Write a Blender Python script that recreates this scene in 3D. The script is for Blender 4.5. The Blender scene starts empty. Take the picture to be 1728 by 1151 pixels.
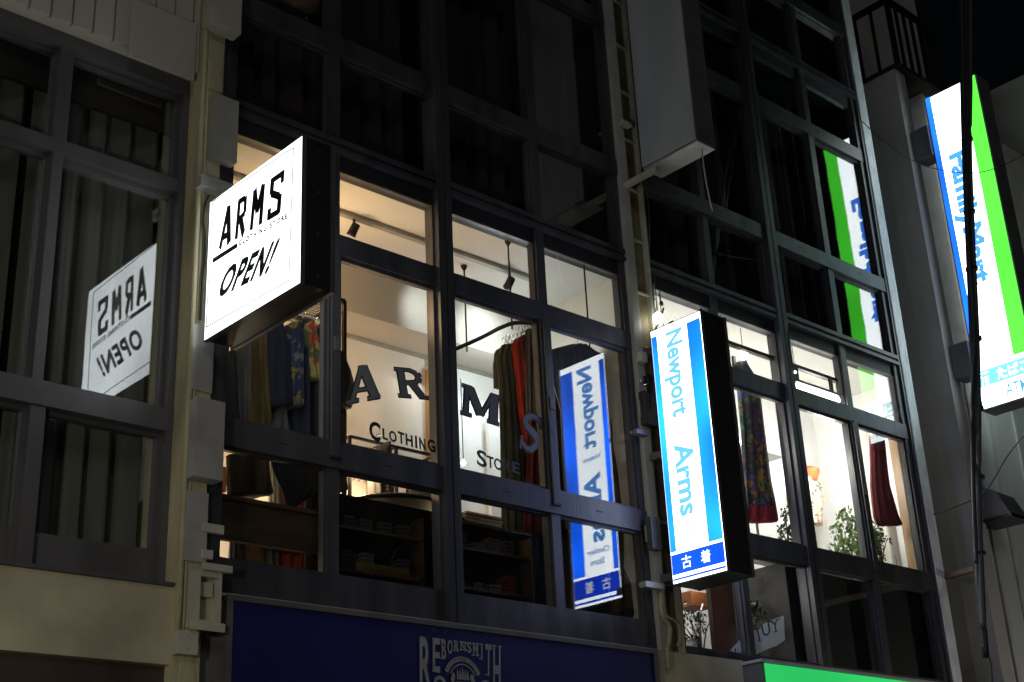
import bpy, bmesh, math, random
from mathutils import Vector as V, Matrix, Euler
random.seed(7)
sc = bpy.context.scene
COL = sc.collection
PI = math.pi
# ---------------------------------------------------------------- camera basis (fitted to the photograph)
F = 2354.0; W0, H0_ = 1728., 1151.
YAW, PITCH, ROLL = math.radians(43.147), math.radians(22.647), math.radians(-2.797)
CAM = V((0, -6, 1.6))
_f = V((math.sin(YAW)*math.cos(PITCH), math.cos(YAW)*math.cos(PITCH), math.sin(PITCH)))
_r = V((math.cos(YAW), -math.sin(YAW), 0)); _u = _r.cross(_f)
_c, _s = math.cos(ROLL), math.sin(ROLL)
_r, _u = _c*_r + _s*_u, -_s*_r + _c*_u
def ray(px, py): return _f + _r*((px-W0/2)/F) + _u*((H0_/2-py)/F)
def aY(px, py, y=0.): d = ray(px, py); return CAM + d*((y-CAM.y)/d.y)
def aX(px, py, x): d = ray(px, py); return CAM + d*((x-CAM.x)/d.x)
def aZ(px, py, z): d = ray(px, py); return CAM + d*((z-CAM.z)/d.z)

# ---------------------------------------------------------------- materials
def new_mat(name):
    m = bpy.data.materials.new(name); m.use_nodes = True
    nt = m.node_tree; return m, nt, nt.nodes['Principled BSDF']
def mat(name, col, rough=.6, metal=0., var=.25, scale=6., bump=.15, bscale=60., col2=None, spec=.5, stretch=(1, 1, 1), detail=6):
    m, nt, b = new_mat(name); N = nt.nodes; L = nt.links
    tc = N.new('ShaderNodeTexCoord'); mp = N.new('ShaderNodeMapping'); mp.inputs['Scale'].default_value = stretch
    L.new(tc.outputs['Object'], mp.inputs['Vector'])
    n = N.new('ShaderNodeTexNoise'); n.inputs['Scale'].default_value = scale; n.inputs['Detail'].default_value = detail
    L.new(mp.outputs[0], n.inputs['Vector'])
    r = N.new('ShaderNodeValToRGB'); e = r.color_ramp.elements
    c2 = col2 or tuple(c*(1-var) for c in col)
    e[0].position = .35; e[0].color = (*c2, 1); e[1].position = .65; e[1].color = (*col, 1)
    L.new(n.outputs['Fac'], r.inputs[0]); L.new(r.outputs[0], b.inputs['Base Color'])
    b.inputs['Roughness'].default_value = rough; b.inputs['Metallic'].default_value = metal
    b.inputs['Specular IOR Level'].default_value = spec
    if bump:
        n2 = N.new('ShaderNodeTexNoise'); n2.inputs['Scale'].default_value = bscale; L.new(mp.outputs[0], n2.inputs['Vector'])
        bp = N.new('ShaderNodeBump'); bp.inputs['Strength'].default_value = bump; bp.inputs['Distance'].default_value = .01
        L.new(n2.outputs['Fac'], bp.inputs['Height']); L.new(bp.outputs[0], b.inputs['Normal'])
    return m
def emit(name, col, st, var=0., scale=2., stretch=(1, 1, 1)):
    m = bpy.data.materials.new(name); m.use_nodes = True; nt = m.node_tree; N = nt.nodes; L = nt.links
    N.remove(N['Principled BSDF']); e = N.new('ShaderNodeEmission'); e.inputs[0].default_value = (*col, 1); e.inputs[1].default_value = st
    if var:
        tc = N.new('ShaderNodeTexCoord'); mp = N.new('ShaderNodeMapping'); mp.inputs['Scale'].default_value = stretch
        n = N.new('ShaderNodeTexNoise'); n.inputs['Scale'].default_value = scale; n.inputs['Detail'].default_value = 1
        mr = N.new('ShaderNodeMapRange'); mr.inputs[1].default_value = .3; mr.inputs[2].default_value = .7
        mr.inputs[3].default_value = st*(1-var); mr.inputs[4].default_value = st*(1+var)
        L.new(tc.outputs['Object'], mp.inputs[0]); L.new(mp.outputs[0], n.inputs['Vector']); L.new(n.outputs['Fac'], mr.inputs[0]); L.new(mr.outputs[0], e.inputs[1])
    L.new(e.outputs[0], N['Material Output'].inputs[0]); return m
def glass_mat():
    m = bpy.data.materials.new('window_glass'); m.use_nodes = True; nt = m.node_tree; N = nt.nodes; L = nt.links
    N.remove(N['Principled BSDF'])
    t = N.new('ShaderNodeBsdfTransparent'); t.inputs[0].default_value = (.95, .97, .96, 1)
    g = N.new('ShaderNodeBsdfGlossy'); g.inputs['Roughness'].default_value = 0.0; g.inputs[0].default_value = (1, 1, 1, 1)
    lw = N.new('ShaderNodeLayerWeight'); lw.inputs[0].default_value = .5
    p = N.new('ShaderNodeMath'); p.operation = 'POWER'; p.inputs[1].default_value = 5
    mr = N.new('ShaderNodeMapRange'); mr.inputs[3].default_value = .088; mr.inputs[4].default_value = 1
    mx = N.new('ShaderNodeMixShader')
    L.new(lw.outputs['Facing'], p.inputs[0]); L.new(p.outputs[0], mr.inputs[0]); L.new(mr.outputs[0], mx.inputs[0])
    L.new(t.outputs[0], mx.inputs[1]); L.new(g.outputs[0], mx.inputs[2])
    tc = N.new('ShaderNodeTexCoord'); n = N.new('ShaderNodeTexNoise'); n.inputs['Scale'].default_value = 2.5
    bp = N.new('ShaderNodeBump'); bp.inputs['Strength'].default_value = .02; bp.inputs['Distance'].default_value = .02
    L.new(tc.outputs['Object'], n.inputs['Vector']); L.new(n.outputs['Fac'], bp.inputs['Height']); L.new(bp.outputs[0], g.inputs['Normal']); bp.inputs['Strength'].default_value = .035
    L.new(mx.outputs[0], N['Material Output'].inputs[0]); return m
def patch_mat(name, cols, scale=8., rough=.8):
    """printed cloth: voronoi patches in several colours"""
    m, nt, b = new_mat(name); N = nt.nodes; L = nt.links
    tc = N.new('ShaderNodeTexCoord'); v = N.new('ShaderNodeTexVoronoi'); v.inputs['Scale'].default_value = scale
    n = N.new('ShaderNodeTexNoise'); n.inputs['Scale'].default_value = scale*.8
    mx = N.new('ShaderNodeMix'); mx.data_type = 'RGBA'; mx.inputs[0].default_value = .35
    L.new(tc.outputs['Object'], n.inputs['Vector']); L.new(tc.outputs['Object'], mx.inputs[6]); L.new(n.outputs['Color'], mx.inputs[7])
    L.new(mx.outputs[2], v.inputs['Vector'])
    sp = N.new('ShaderNodeSeparateColor'); L.new(v.outputs['Color'], sp.inputs[0])
    r = N.new('ShaderNodeValToRGB'); r.color_ramp.interpolation = 'CONSTANT'; e = r.color_ramp.elements
    while len(e) < len(cols): e.new(.5)
    for i, c in enumerate(cols): e[i].position = i/len(cols); e[i].color = (*c, 1)
    L.new(sp.outputs[0], r.inputs[0]); L.new(r.outputs[0], b.inputs['Base Color']); b.inputs['Roughness'].default_value = rough
    return m
M = {}
M['frame'] = mat('dark_steel_paint', (.072, .070, .073), .40, .25, .5, 7, .15, 90, stretch=(1, 1, .15))
M['frameA'] = mat('grey_steel_paint', (.105, .102, .105), .42, .15, .25, 4, .1, 90, stretch=(1, 1, .4))
M['framedark'] = mat('black_inner_frame', (.012, .011, .011), .6)
M['beige'] = mat('beige_plaster', (.54, .49, .33), .85, 0, .38, 2.2, .5, 130)
M['beige2'] = mat('beige_weathered_paint', (.56, .51, .31), .5, 0, .42, 5, .6, 45, stretch=(1, 1, .3))
M['siding'] = mat('cream_siding', (.50, .48, .40), .6, 0, .2, 3, .15, 80, stretch=(1, 1, .2))
M['box'] = mat('cream_metal_box', (.50, .48, .38), .45, 0, .18, 5, .1, 60)
M['blackmatte'] = mat('dark_matt_board', (.016, .013, .011), .95, 0, .4, 6, spec=.1)
M['boxgrey'] = mat('grey_metal_box', (.42, .42, .38), .4, .1, .2, 6, .1, 60)
M['olive'] = mat('olive_channel_paint', (.22, .20, .10), .6, 0, .4, 8, .3, 50)
M['brown'] = mat('brown_soffit', (.055, .035, .025), .7, 0, .4, 5)
M['wallcream'] = mat('cream_room_plaster', (.72, .68, .60), .8, 0, .15, 3, .2, 70)
M['wallbeam'] = mat('grey_cream_beam_paint', (.40, .37, .32), .8, 0, .1, 2, .2, 70)
M['wallwhite'] = mat('white_room_plaster', (.85, .85, .83), .8, 0, .05, 1.5, .15, 70)
M['ceil'] = mat('off_white_ceiling', (.62, .60, .56), .85, 0, .12, 1.2, .25, 50)
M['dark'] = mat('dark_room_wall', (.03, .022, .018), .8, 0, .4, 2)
M['floorwood'] = mat('dark_floorboards', (.12, .08, .05), .5, 0, .4, 4, .2, 30, stretch=(1, 8, 1))
M['wood'] = mat('dark_brown_wood', (.07, .040, .020), .55, 0, .5, 6, .2, 50, stretch=(.4, 3, 3))
M['woodtrim'] = mat('tan_wood_trim', (.42, .27, .15), .5, 0, .3, 8, .1, 50, stretch=(3, 3, .3))
M['redwood'] = mat('reddish_brown_wood', (.13, .032, .018), .5, 0, .4, 3, .15, 50, stretch=(3, 3, .4))
M['orangewood'] = mat('orange_brown_wood', (.42, .13, .04), .55, 0, .5, 3, .1, 40)
M['black'] = mat('black_paint', (.012, .012, .013), .45, 0, .3, 8)
M['blackmetal'] = mat('black_metal', (.02, .02, .02), .35, .6, .3, 20)
M['chrome'] = mat('chrome', (.6, .6, .58), .2, 1., .1, 20, 0)
M['case'] = mat('black_sign_case', (.022, .023, .024), .4, .1, .25, 3, .08, 60)
M['casegrey'] = mat('grey_sign_case', (.14, .14, .14), .5, .2, .3, 4, .1, 60)
M['casewhite'] = mat('pale_sign_case', (.42, .42, .42), .45, .1, .2, 6, .1, 60)
M['acryl'] = mat('unlit_grey_acrylic', (.44, .46, .48), .3, 0, .32, 2.4, 0, 60, stretch=(1, 1, .25))
M['ink'] = mat('black_ink', (.008, .008, .01), .5, 0, .2, 10, 0)
M['greyletter'] = mat('grey_lettering_film', (.11, .115, .115), .4, 0, .08, 10, 0)
M['navyboard'] = mat('navy_board_paint', (.010, .012, .115), .45, 0, .35, 1.1, .1, 40, col2=(.007, .008, .07))
M['boardtrim'] = mat('board_edge_trim', (.13, .125, .11), .5, .1, .3, 6)
M['cream_ink'] = mat('faded_cream_ink', (.33, .33, .31), .7, 0, .25, 20, 0)
M['faded_ink'] = mat('very_faded_ink', (.075, .08, .12), .7, 0, .35, 30, 0)
M['dimblue'] = mat('crest_blue_ink', (.015, .015, .07), .6, 0, .3, 20, 0)
M['galv'] = mat('galvanised_steel', (.80, .83, .84), .5, .1, .25, 14, .25, 70, stretch=(1, 1, .5))
M['greywall'] = mat('grey_render_wall', (.36, .34, .31), .85, 0, .3, 1.5, .5, 120)
M['palewall'] = mat('pale_metal_wall', (.42, .44, .45), .5, .1, .2, 2, .1, 60, stretch=(2, 2, .3))
M['tanwall'] = mat('tan_wall', (.17, .135, .09), .85, 0, .35, 2.5, .4, 100)
M['hood'] = mat('grey_hood_metal', (.13, .13, .135), .5, .4, .3, 6)
M['cable'] = mat('black_cable_rubber', (.025, .026, .028), .5, 0, .3, 20)
M['cablegrey'] = mat('grey_cable_sheath', (.07, .07, .07), .5, 0, .3, 20)
M['wirewhite'] = mat('pale_wire', (.45, .45, .43), .5, 0, .2, 20)
M['rust'] = mat('rusty_pipe', (.13, .07, .05), .7, .2, .5, 25, .4)
M['asphalt'] = mat('asphalt', (.05, .05, .052), .9, 0, .3, 8, .6, 200)
M['paving'] = mat('pavement_slabs', (.22, .21, .2), .85, 0, .2, 4, .4, 120)
M['kerb'] = mat('kerb_stone', (.32, .31, .3), .85, 0, .2, 4, .4, 120)
M['paint'] = mat('road_marking_paint', (.75, .75, .72), .7, 0, .2, 12, .2, 90)
M['glass'] = glass_mat()
M['curtainA'] = mat('grey_green_curtain', (.15, .143, .12), .9, 0, .25, 3, .2, 200, stretch=(4, 4, .3))
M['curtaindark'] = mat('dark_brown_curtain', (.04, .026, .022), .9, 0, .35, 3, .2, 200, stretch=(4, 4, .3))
M['rail'] = mat('grey_track_metal', (.33, .32, .29), .4, .3, .15, 10)
M['leaf'] = mat('green_leaf', (.16, .27, .06), .5, 0, .5, 30, 0)
M['leafdark'] = mat('dark_green_leaf', (.03, .055, .015), .5, 0, .5, 30, 0)
M['bark'] = mat('plant_bark', (.14, .09, .05), .8, 0, .4, 30)
M['pot'] = mat('black_plant_pot', (.03, .028, .025), .6)
M['potwhite'] = mat('white_plant_pot', (.75, .74, .7), .5)
M['paper'] = mat('folded_paper_cloth', (.42, .36, .28), .8, 0, .35, 25)
M['yellowcard'] = mat('yellow_card', (.10, .075, .012), .6, 0, .3, 15, 0)
M['redprint'] = mat('red_card_print', (.09, .03, .01), .6, 0, .3, 15, 0)
M['street_metal'] = mat('street_lamp_metal', (.1, .1, .1), .5, .6)
M['shutter'] = mat('grey_roller_shutter', (.2, .2, .2), .5, .4, .2, 4)
def cloth(n, c, var=.35): return mat(n, c, .9, 0, var, 7, .3, 220, stretch=(3, 3, .6))
C_ = {
 'navy': cloth('navy_cloth', (.018, .024, .05)), 'grey': cloth('grey_cloth', (.10, .10, .10)), 'charcoal': cloth('charcoal_cloth', (.03, .03, .032)),
 'black': cloth('black_cloth', (.008, .008, .009)), 'mustard': cloth('mustard_cloth', (.13, .085, .025)), 'pale': cloth('pale_grey_cloth', (.14, .14, .135)),
 'olive': cloth('olive_cloth', (.075, .078, .05)), 'red': cloth('red_cloth', (.42, .035, .018)), 'darkred': cloth('dark_red_cloth', (.12, .012, .014)),
 'brown': cloth('brown_cloth', (.05, .032, .022)), 'grey2': cloth('mid_grey_cloth', (.13, .13, .12)), 'cream': cloth('cream_cloth', (.62, .55, .40)),
 'orange': cloth('orange_cloth', (.55, .16, .05)), 'denim': cloth('denim_cloth', (.16, .18, .24)), 'crimson': cloth('crimson_velvet', (.22, .008, .02)),
 'wine': cloth('wine_cloth', (.13, .012, .02), .5),
}
C_['floral'] = patch_mat('blue_yellow_floral_cloth', [(.02, .03, .07), (.03, .04, .10), (.25, .18, .02), (.14, .14, .14), (.02, .03, .08)], 12)
C_['yellowprint'] = patch_mat('yellow_red_printed_cloth', [(.34, .27, .07), (.30, .25, .10), (.12, .12, .05), (.38, .30, .10), (.45, .06, .04)], 13)
C_['paisley'] = patch_mat('dark_multicolour_paisley_cloth', [(.015, .015, .02), (.02, .02, .02), (.04, .03, .12), (.02, .10, .04), (.02, .02, .03), (.20, .09, .01), (.05, .02, .05), (.015, .015, .02), (.02, .02, .02)], 15)
C_['tee'] = patch_mat('white_floral_print_cloth', [(.8, .78, .72), (.12, .13, .12), (.8, .78, .72), (.7, .3, .2), (.8, .75, .6), (.75, .6, .35)], 22)
C_['mottle'] = patch_mat('mottled_green_cloth', [(.16, .17, .11), (.3, .26, .08), (.2, .2, .17), (.1, .1, .08)], 22)

# ---------------------------------------------------------------- mesh helpers
class MB:
    def __init__(s): s.bm = bmesh.new()
    def hexa(s, p):
        v = [s.bm.verts.new(q) for q in p]
        for f in ((0, 3, 2, 1), (4, 5, 6, 7), (0, 1, 5, 4), (1, 2, 6, 5), (2, 3, 7, 6), (3, 0, 4, 7)): s.bm.faces.new([v[i] for i in f])
        return s
    def box(s, x0, x1, y0, y1, z0, z1):
        return s.hexa([(x0, y0, z0), (x1, y0, z0), (x1, y1, z0), (x0, y1, z0), (x0, y0, z1), (x1, y0, z1), (x1, y1, z1), (x0, y1, z1)])
    def bar(s, a, b, w, h=None, up=V((0, 0, 1))):
        a, b = V(a), V(b); h = h or w; d = (b-a).normalized()
        if abs(d.dot(up)) > .98: up = V((0, 1, 0))
        x = d.cross(up).normalized(); y = x.cross(d)
        o = [(-w/2, -h/2), (w/2, -h/2), (w/2, h/2), (-w/2, h/2)]
        return s.hexa([a+x*i+y*j for i, j in o]+[b+x*i+y*j for i, j in o])
    def tube(s, pts, r, n=8, cap=True):
        pts = [V(p) for p in pts]; rr = r if isinstance(r, (list, tuple)) else [r]*len(pts); rings = []
        for i, p in enumerate(pts):
            d = (pts[min(i+1, len(pts)-1)]-pts[max(i-1, 0)]).normalized()
            up = V((0, 0, 1)) if abs(d.z) < .95 else V((0, 1, 0))
            x = d.cross(up).normalized(); y = x.cross(d)
            rings.append([s.bm.verts.new(p+(x*math.cos(2*PI*k/n)+y*math.sin(2*PI*k/n))*rr[i]) for k in range(n)])
        for a, b in zip(rings, rings[1:]):
            for k in range(n): s.bm.faces.new((a[k], a[(k+1) % n], b[(k+1) % n], b[k]))
        if cap:
            s.bm.faces.new(rings[0][::-1]); s.bm.faces.new(rings[-1])
        return s
    def lathe(s, c, prof, n=20):
        rings = []
        for r, z in prof: rings.append([s.bm.verts.new((c[0]+r*math.cos(2*PI*k/n), c[1]+r*math.sin(2*PI*k/n), c[2]+z)) for k in range(n)])
        for a, b in zip(rings, rings[1:]):
            for k in range(n): s.bm.faces.new((a[k], a[(k+1) % n], b[(k+1) % n], b[k]))
        s.bm.faces.new(rings[0][::-1]); s.bm.faces.new(rings[-1]); return s
    def prism(s, pts, ext):
        ext = V(ext); a = [s.bm.verts.new(V(p)) for p in pts]; b = [s.bm.verts.new(V(p)+ext) for p in pts]; n = len(pts)
        s.bm.faces.new(a[::-1]); s.bm.faces.new(b)
        for k in range(n): s.bm.faces.new((a[k], a[(k+1) % n], b[(k+1) % n], b[k]))
        return s
    def build(s, name, m, parent=None, smooth=False, bevel=0.):
        if bevel: bmesh.ops.bevel(s.bm, geom=s.bm.edges[:], offset=bevel, segments=2, affect='EDGES', profile=.7)
        bmesh.ops.recalc_face_normals(s.bm, faces=s.bm.faces[:])
        if smooth:
            for f in s.bm.faces: f.smooth = True
        me = bpy.data.meshes.new(name); s.bm.to_mesh(me); s.bm.free(); me.materials.append(m)
        o = bpy.data.objects.new(name, me); COL.objects.link(o)
        if parent:
            o.parent = parent; o.matrix_parent_inverse = mw(parent).inverted()
        return o
def mw(o):
    return (mw(o.parent) @ o.matrix_parent_inverse @ Matrix.LocRotScale(o.location, o.rotation_euler, o.scale)) if o.parent else Matrix.LocRotScale(o.location, o.rotation_euler, o.scale)
def tag(o, label=None, cat=None, group=None, kind=None):
    if label: o['label'] = label
    if cat: o['category'] = cat
    if group: o['group'] = group
    if kind: o['kind'] = kind
    return o
def thing(name, label, cat, loc=(0, 0, 0), group=None):
    o = bpy.data.objects.new(name, None); COL.objects.link(o); o.location = loc; o.empty_display_size = .1
    return tag(o, label, cat, group)
def shift(o, d):
    for v in o.data.vertices: v.co += V(d)
# ---------------------------------------------------------------- lettering
def glyphs(txt, bold=0., font=None, shear=0., spacing=1., res=3):
    cu = bpy.data.curves.new('t', 'FONT'); cu.body = txt; cu.size = 1; cu.extrude = .5; cu.offset = bold; cu.resolution_u = res; cu.shear = shear; cu.space_character = spacing
    o = bpy.data.objects.new('t', cu); COL.objects.link(o)
    dg = bpy.context.evaluated_depsgraph_get(); me = bpy.data.meshes.new_from_object(o.evaluated_get(dg))
    vs = [v.co.copy() for v in me.vertices]; fs = [tuple(p.vertices) for p in me.polygons]
    bpy.data.objects.remove(o); bpy.data.curves.remove(cu); bpy.data.meshes.remove(me)
    x0 = min(v.x for v in vs); x1 = max(v.x for v in vs); y0 = min(v.y for v in vs); y1 = max(v.y for v in vs)
    return [((v.x-x0)/(x1-x0), (v.y-y0)/(y1-y0), v.z) for v in vs], fs, (x1-x0)/(y1-y0)
def text(name, txt, m, bl, br, tl, parent=None, th=.002, warp=None, tr=None, **k):
    """letters laid in the quadrilateral bl, br, tl (world points), raised by th"""
    vs, fs, asp = glyphs(txt, **k); bl, br, tl = V(bl), V(br), V(tl); tr = V(tr) if tr is not None else br+tl-bl
    n = (br-bl).cross(tl-bl).normalized(); b = MB(); vv = []
    for u, v, w in vs:
        if warp: u, v = warp(u, v)
        p = bl*(1-u)*(1-v)+br*u*(1-v)+tl*(1-u)*v+tr*u*v
        vv.append(b.bm.verts.new(p+n*(w*th)))
    for f in fs:
        try: b.bm.faces.new([vv[i] for i in f])
        except ValueError: pass
    return b.build(name, m, parent)
def strokes(b, segs, P, th, n):
    """thick strokes given in letter units; P maps (x, y) to a world point; n is the face normal"""
    for i, (x0, y0, x1, y1, w) in enumerate(segs):
        d = V((x1-x0, y1-y0)); l = d.length or 1; d /= l; q = V((-d.y, d.x))*w/2
        c = [(x0+q.x, y0+q.y), (x0-q.x, y0-q.y), (x1-q.x, y1-q.y), (x1+q.x, y1+q.y)]
        b.prism([P(*k)-n*(th/2) for k in c], n*(th+.0002*(i % 7)))
def cab(pts, r, y, m, name, label, cat='cable', group=None, n=8):
    P_ = []
    pw = [aY(a, c, y) for a, c in pts]
    for i in range(len(pw)-1):
        p0 = pw[max(i-1, 0)]; p1 = pw[i]; p2 = pw[i+1]; p3 = pw[min(i+2, len(pw)-1)]
        for k in range(6):
            t = k/6; P_.append(.5*((2*p1)+(p2-p0)*t+(2*p0-5*p1+4*p2-p3)*t*t+(3*p1-p0-3*p2+p3)*t**3))
    P_.append(pw[-1]); o = MB().tube(P_, r, n).build(name, m, smooth=True); return tag(o, label, cat, group)
# =================================================================================================================
# GROUND
o = MB().box(-60, 80, -70, 40, -.5, 0).build('ground', M['asphalt']); tag(o, kind='structure')
o = MB().box(-60, 80, -3.0, .0, .004, .12).build('pavement', M['paving']); tag(o, kind='structure')
o = MB().box(-60, 80, -3.15, -3.003, .004, .14).build('kerb', M['kerb'], bevel=.01); tag(o, kind='structure')
o = MB().box(-60, 80, -3.75, -3.6, .004, .008).build('road_marking', M['paint']); tag(o, kind='structure')

# =================================================================================================================
# LEFT BUILDING
AX1 = 3.31
bA = thing('beige_building', 'beige plastered building at far left with cream siding above a curtained window', 'building', (1, .2, 0))
MB().box(-8, AX1, 0, .5, 2.8, 3.17).build('wall', M['beige'], bA)
MB().box(-8, AX1, .05, .5, .12, 2.8).build('lower_wall', M['brown'], bA)
MB().box(-8, 1.0, 0, .5, 3.171, 6.09).build('wall', M['beige'], bA)
MB().box(-8, AX1, .5, 6, .12, 9.8).build('rear_wall', M['dark'], bA)
b = MB(); b.box(-8, AX1, .02, .5, 6.091, 9.8)
x = -.4
while x < 3.27:
    b.box(x+.006, min(x+.112, 3.3), -.004+.0, .0205, 6.092, 9.7); x += .118
b.build('siding', M['siding'], bA)
MB().box(2.87, 3.27, -.022, -.005, 6.02, 6.40).build('cover_plate', M['siding'], bA, bevel=.004)
MB().box(AX1, 3.45, -.03, .5, .12, 9.8).build('pilaster', M['beige2'], bA)
b = MB()
for xx, w, y in ((3.322, .016, -.045), (3.352, .010, -.040)): b.tube([(xx, y+.01, 2.9), (xx, y+.01, 9.7)], w, 8)
b.build('pilaster_bead', M['beige2'], bA, smooth=True)
# its window
JR = random.Random(11)
def window(parent, x0, x1, z0, z1, y=.0, w=.03, fm=None, side='', depth=.035, lab=None, wb=None, wt=None):
    fm = fm or M['frame']; b = MB(); wb = wb or w; wt = wt or w
    b.box(x0, x0+w, y, y+depth, z0, z1); b.box(x1-w, x1, y, y+depth, z0, z1)
    b.box(x0+w, x1-w, y+.001, y+depth, z0, z0+wb); b.box(x0+w, x1-w, y+.001, y+depth, z1-wt, z1)
    f = b.build('window', fm, parent)
    if lab: f['label'] = lab
    p = MB().box(x0+w-.004, x1-w+.004, y+.018, y+.023, z0+wb-.004, z1-wt+.004).build('pane', M['glass'], f)
    ja, jb, zc_ = JR.uniform(-.0016, .0016), JR.uniform(-.0016, .0016), (z0+z1)/2
    for v in p.data.vertices: v.co.y += (ja if v.co.x > (x0+x1)/2 else -ja) + (jb if v.co.z > zc_ else -jb)
    return f
b = MB(); yA = .1
b.box(1.0, 3.309, yA-.02, yA+.12, 3.172, 3.21); b.box(1.0, 3.309, yA-.01, yA+.12, 6.0, 6.088)
b.box(1.0, 3.309, yA-.005, yA+.12, 5.365, 5.445); b.box(1.0, 3.309, yA-.015, yA+.12, 3.985, 4.11)
b.box(3.27, 3.3095, yA-.012, yA+.12, 3.21, 6.0)
b.box(2.545, 2.62, yA-.004, yA+.12, 5.445, 6.0); b.box(2.555, 2.61, yA-.004, yA+.12, 4.11, 5.365); b.box(2.56, 2.635, yA-.004, yA+.12, 3.21, 3.985)
b.box(1.0, 1.06, yA-.004, yA+.12, 3.21, 6.0)
b.build('window_frame', M['frameA'], bA)
MB().box(1.0, 3.3, -.03, yA-.02, 3.172, 3.186).build('window_ledge', M['frameA'], bA)
for (x0, x1) in ((1.06, 2.55), (2.62, 3.27)):
    window(bA, x0, x1, 5.446, 5.999, yA+.04, .018, M['frameA'])
window(bA, 1.06, 2.555, 4.111, 5.364, yA+.04, .022, M['frameA']); window(bA, 2.61, 3.27, 4.111, 5.364, yA+.05, .022, M['frameA'])
window(bA, 1.06, 2.56, 3.211, 3.984, yA+.04, .022, M['frameA'], wb=.17); window(bA, 2.635, 3.27, 3.211, 3.984, yA+.04, .022, M['frameA'], wb=.17)
def curtain(name, x0, x1, z0, z1, y, m, label, cat='curtain', amp=.045, per=.17, group=None, seed=1):
    rnd = random.Random(seed); b = MB(); n = int((x1-x0)/.012); ph = [rnd.random()*6 for _ in range(4)]; rows = 8; g = []
    for j in range(rows+1):
        t = j/rows; z = z0+(z1-z0)*t; r = []
        for i in range(n+1):
            xx = x0+(x1-x0)*i/n; k = 2*PI*xx/per
            yy = y+amp*(math.sin(k+ph[0]+.8*math.sin(xx*7+ph[1])+.25*t)+.35*math.sin(2.3*k+ph[2]+t))*(.75+.25*(1-t))
            r.append(b.bm.verts.new((xx+.012*math.sin(k*1.7+ph[3])*(1-t), yy, z)))
        g.append(r)
    for j in range(rows):
        for i in range(n): b.bm.faces.new((g[j][i], g[j][i+1], g[j+1][i+1], g[j+1][i]))
    o = b.build(name, m, smooth=True); return tag(o, label, cat, group)
curtain('curtain', 1.05, 2.50, 3.25, 5.96, .36, M['curtainA'], 'grey green curtain cut by the left edge, behind the left window of the beige building', group='curtains in the beige building', seed=3)
curtain('curtain', 2.53, 3.29, 3.25, 5.96, .36, M['curtainA'], 'grey green curtain showing the mirrored OPEN sign in front of it', group='curtains in the beige building', seed=5)
MB().box(1.0, 3.308, .24, .27, 5.80, 5.999).build('pelmet', M['dark'], bA)
MB().box(1.0, 3.308, .27, .31, 5.86, 5.999).build('curtain_track_board', M['dark'], bA)
# boxes on the pilaster
def pbox(px0, py0, px1, py1, y, yb, m, name, label, cat='cover box', bevel=.004, extra=None):
    a = aY(px0, py0, y); c = aY(px1, py1, y)
    t = thing(name, label, cat, (a.x, yb, c.z))
    MB().box(a.x, c.x, y, yb, c.z, a.z).build('housing', m, t, bevel=bevel)
    b = MB()
    for zz in (a.z-.03, c.z+.03): b.box((a.x+c.x)/2-.006, (a.x+c.x)/2+.006, y-.003, y+.001, zz-.006, zz+.006)
    b.build('screw', M['boxgrey'], t)
    return t
pbox(360, -60, 407, 58, -.12, -.031, M['box'], 'cable_cover_box', 'topmost cream cover box on the beige pilaster, cut by the top edge of the photo')
pbox(357, 66, 376, 156, -.05, -.031, M['beige2'], 'cable_cover_strip', 'thin beige cover strip just above the pale grey cover box on the pilaster', 'cover strip')
pbox(364, 156, 400, 276, -.10, -.031, M['boxgrey'], 'cable_cover_box', 'pale grey cover box on the pilaster just above the lit OPEN sign')
pbox(340, 292, 395, 330, -.10, -.031, M['boxgrey'], 'sign_mounting_plate', 'grey mounting plate half hidden behind the top of the lit OPEN sign', 'mounting plate')
pbox(326, 545, 358, 664, -.05, -.031, M['boxgrey'], 'cable_cover_strip', 'grey cover strip on the pilaster just below the lit OPEN sign', 'cover strip')
pbox(332, 668, 376, 812, -.12, -.031, M['boxgrey'], 'cable_cover_box', 'big grey cover box standing proud of the pilaster below the OPEN sign')
pbox(316, 826, 348, 950, -.05, -.031, M['boxgrey'], 'cable_cover_strip', 'long grey cover strip under the big grey cover box', 'cover strip')
t = thing('open_metal_bracket', 'cream open metal bracket frame with a recessed panel near the foot of the pilaster', 'bracket', (3.42, -.03, 3.2))
y = -.11; a = aY(333, 960, y); c = aY(372, 1060, y)
b = MB(); w = .022
b.box(a.x, a.x+w, y, -.031, c.z, a.z); b.box(c.x-.012, c.x, y, -.031, c.z, a.z); b.box(a.x+w, c.x-.012, y+.001, -.031, c.z, c.z+.03); b.box(a.x+w, c.x-.012, y+.001, -.031, a.z-.03, a.z)
b.build('bracket_frame', M['box'], t)
MB().box(a.x+w, c.x-.012, -.05, -.032, c.z+.03, a.z-.03).build('recessed_panel', M['beige2'], t)
MB().box(a.x+.03, c.x-.03, -.075, -.0505, a.z-.12, a.z-.05).build('white_block', M['box'], t)
MB().box(a.x-.03, c.x+.02, y-.012, y-.001, c.z-.022, c.z+.02).build('foot_plate', M['box'], t, bevel=.003)
MB().box(a.x+.02, c.x+.04, y-.03, y-.002, a.z-.005, a.z+.03).build('top_plate', M['box'], t, bevel=.003)
pbox(301, 1062, 334, 1106, -.09, -.031, M['box'], 'junction_box', 'small cream junction box at the very foot of the pilaster', 'junction box')
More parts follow.
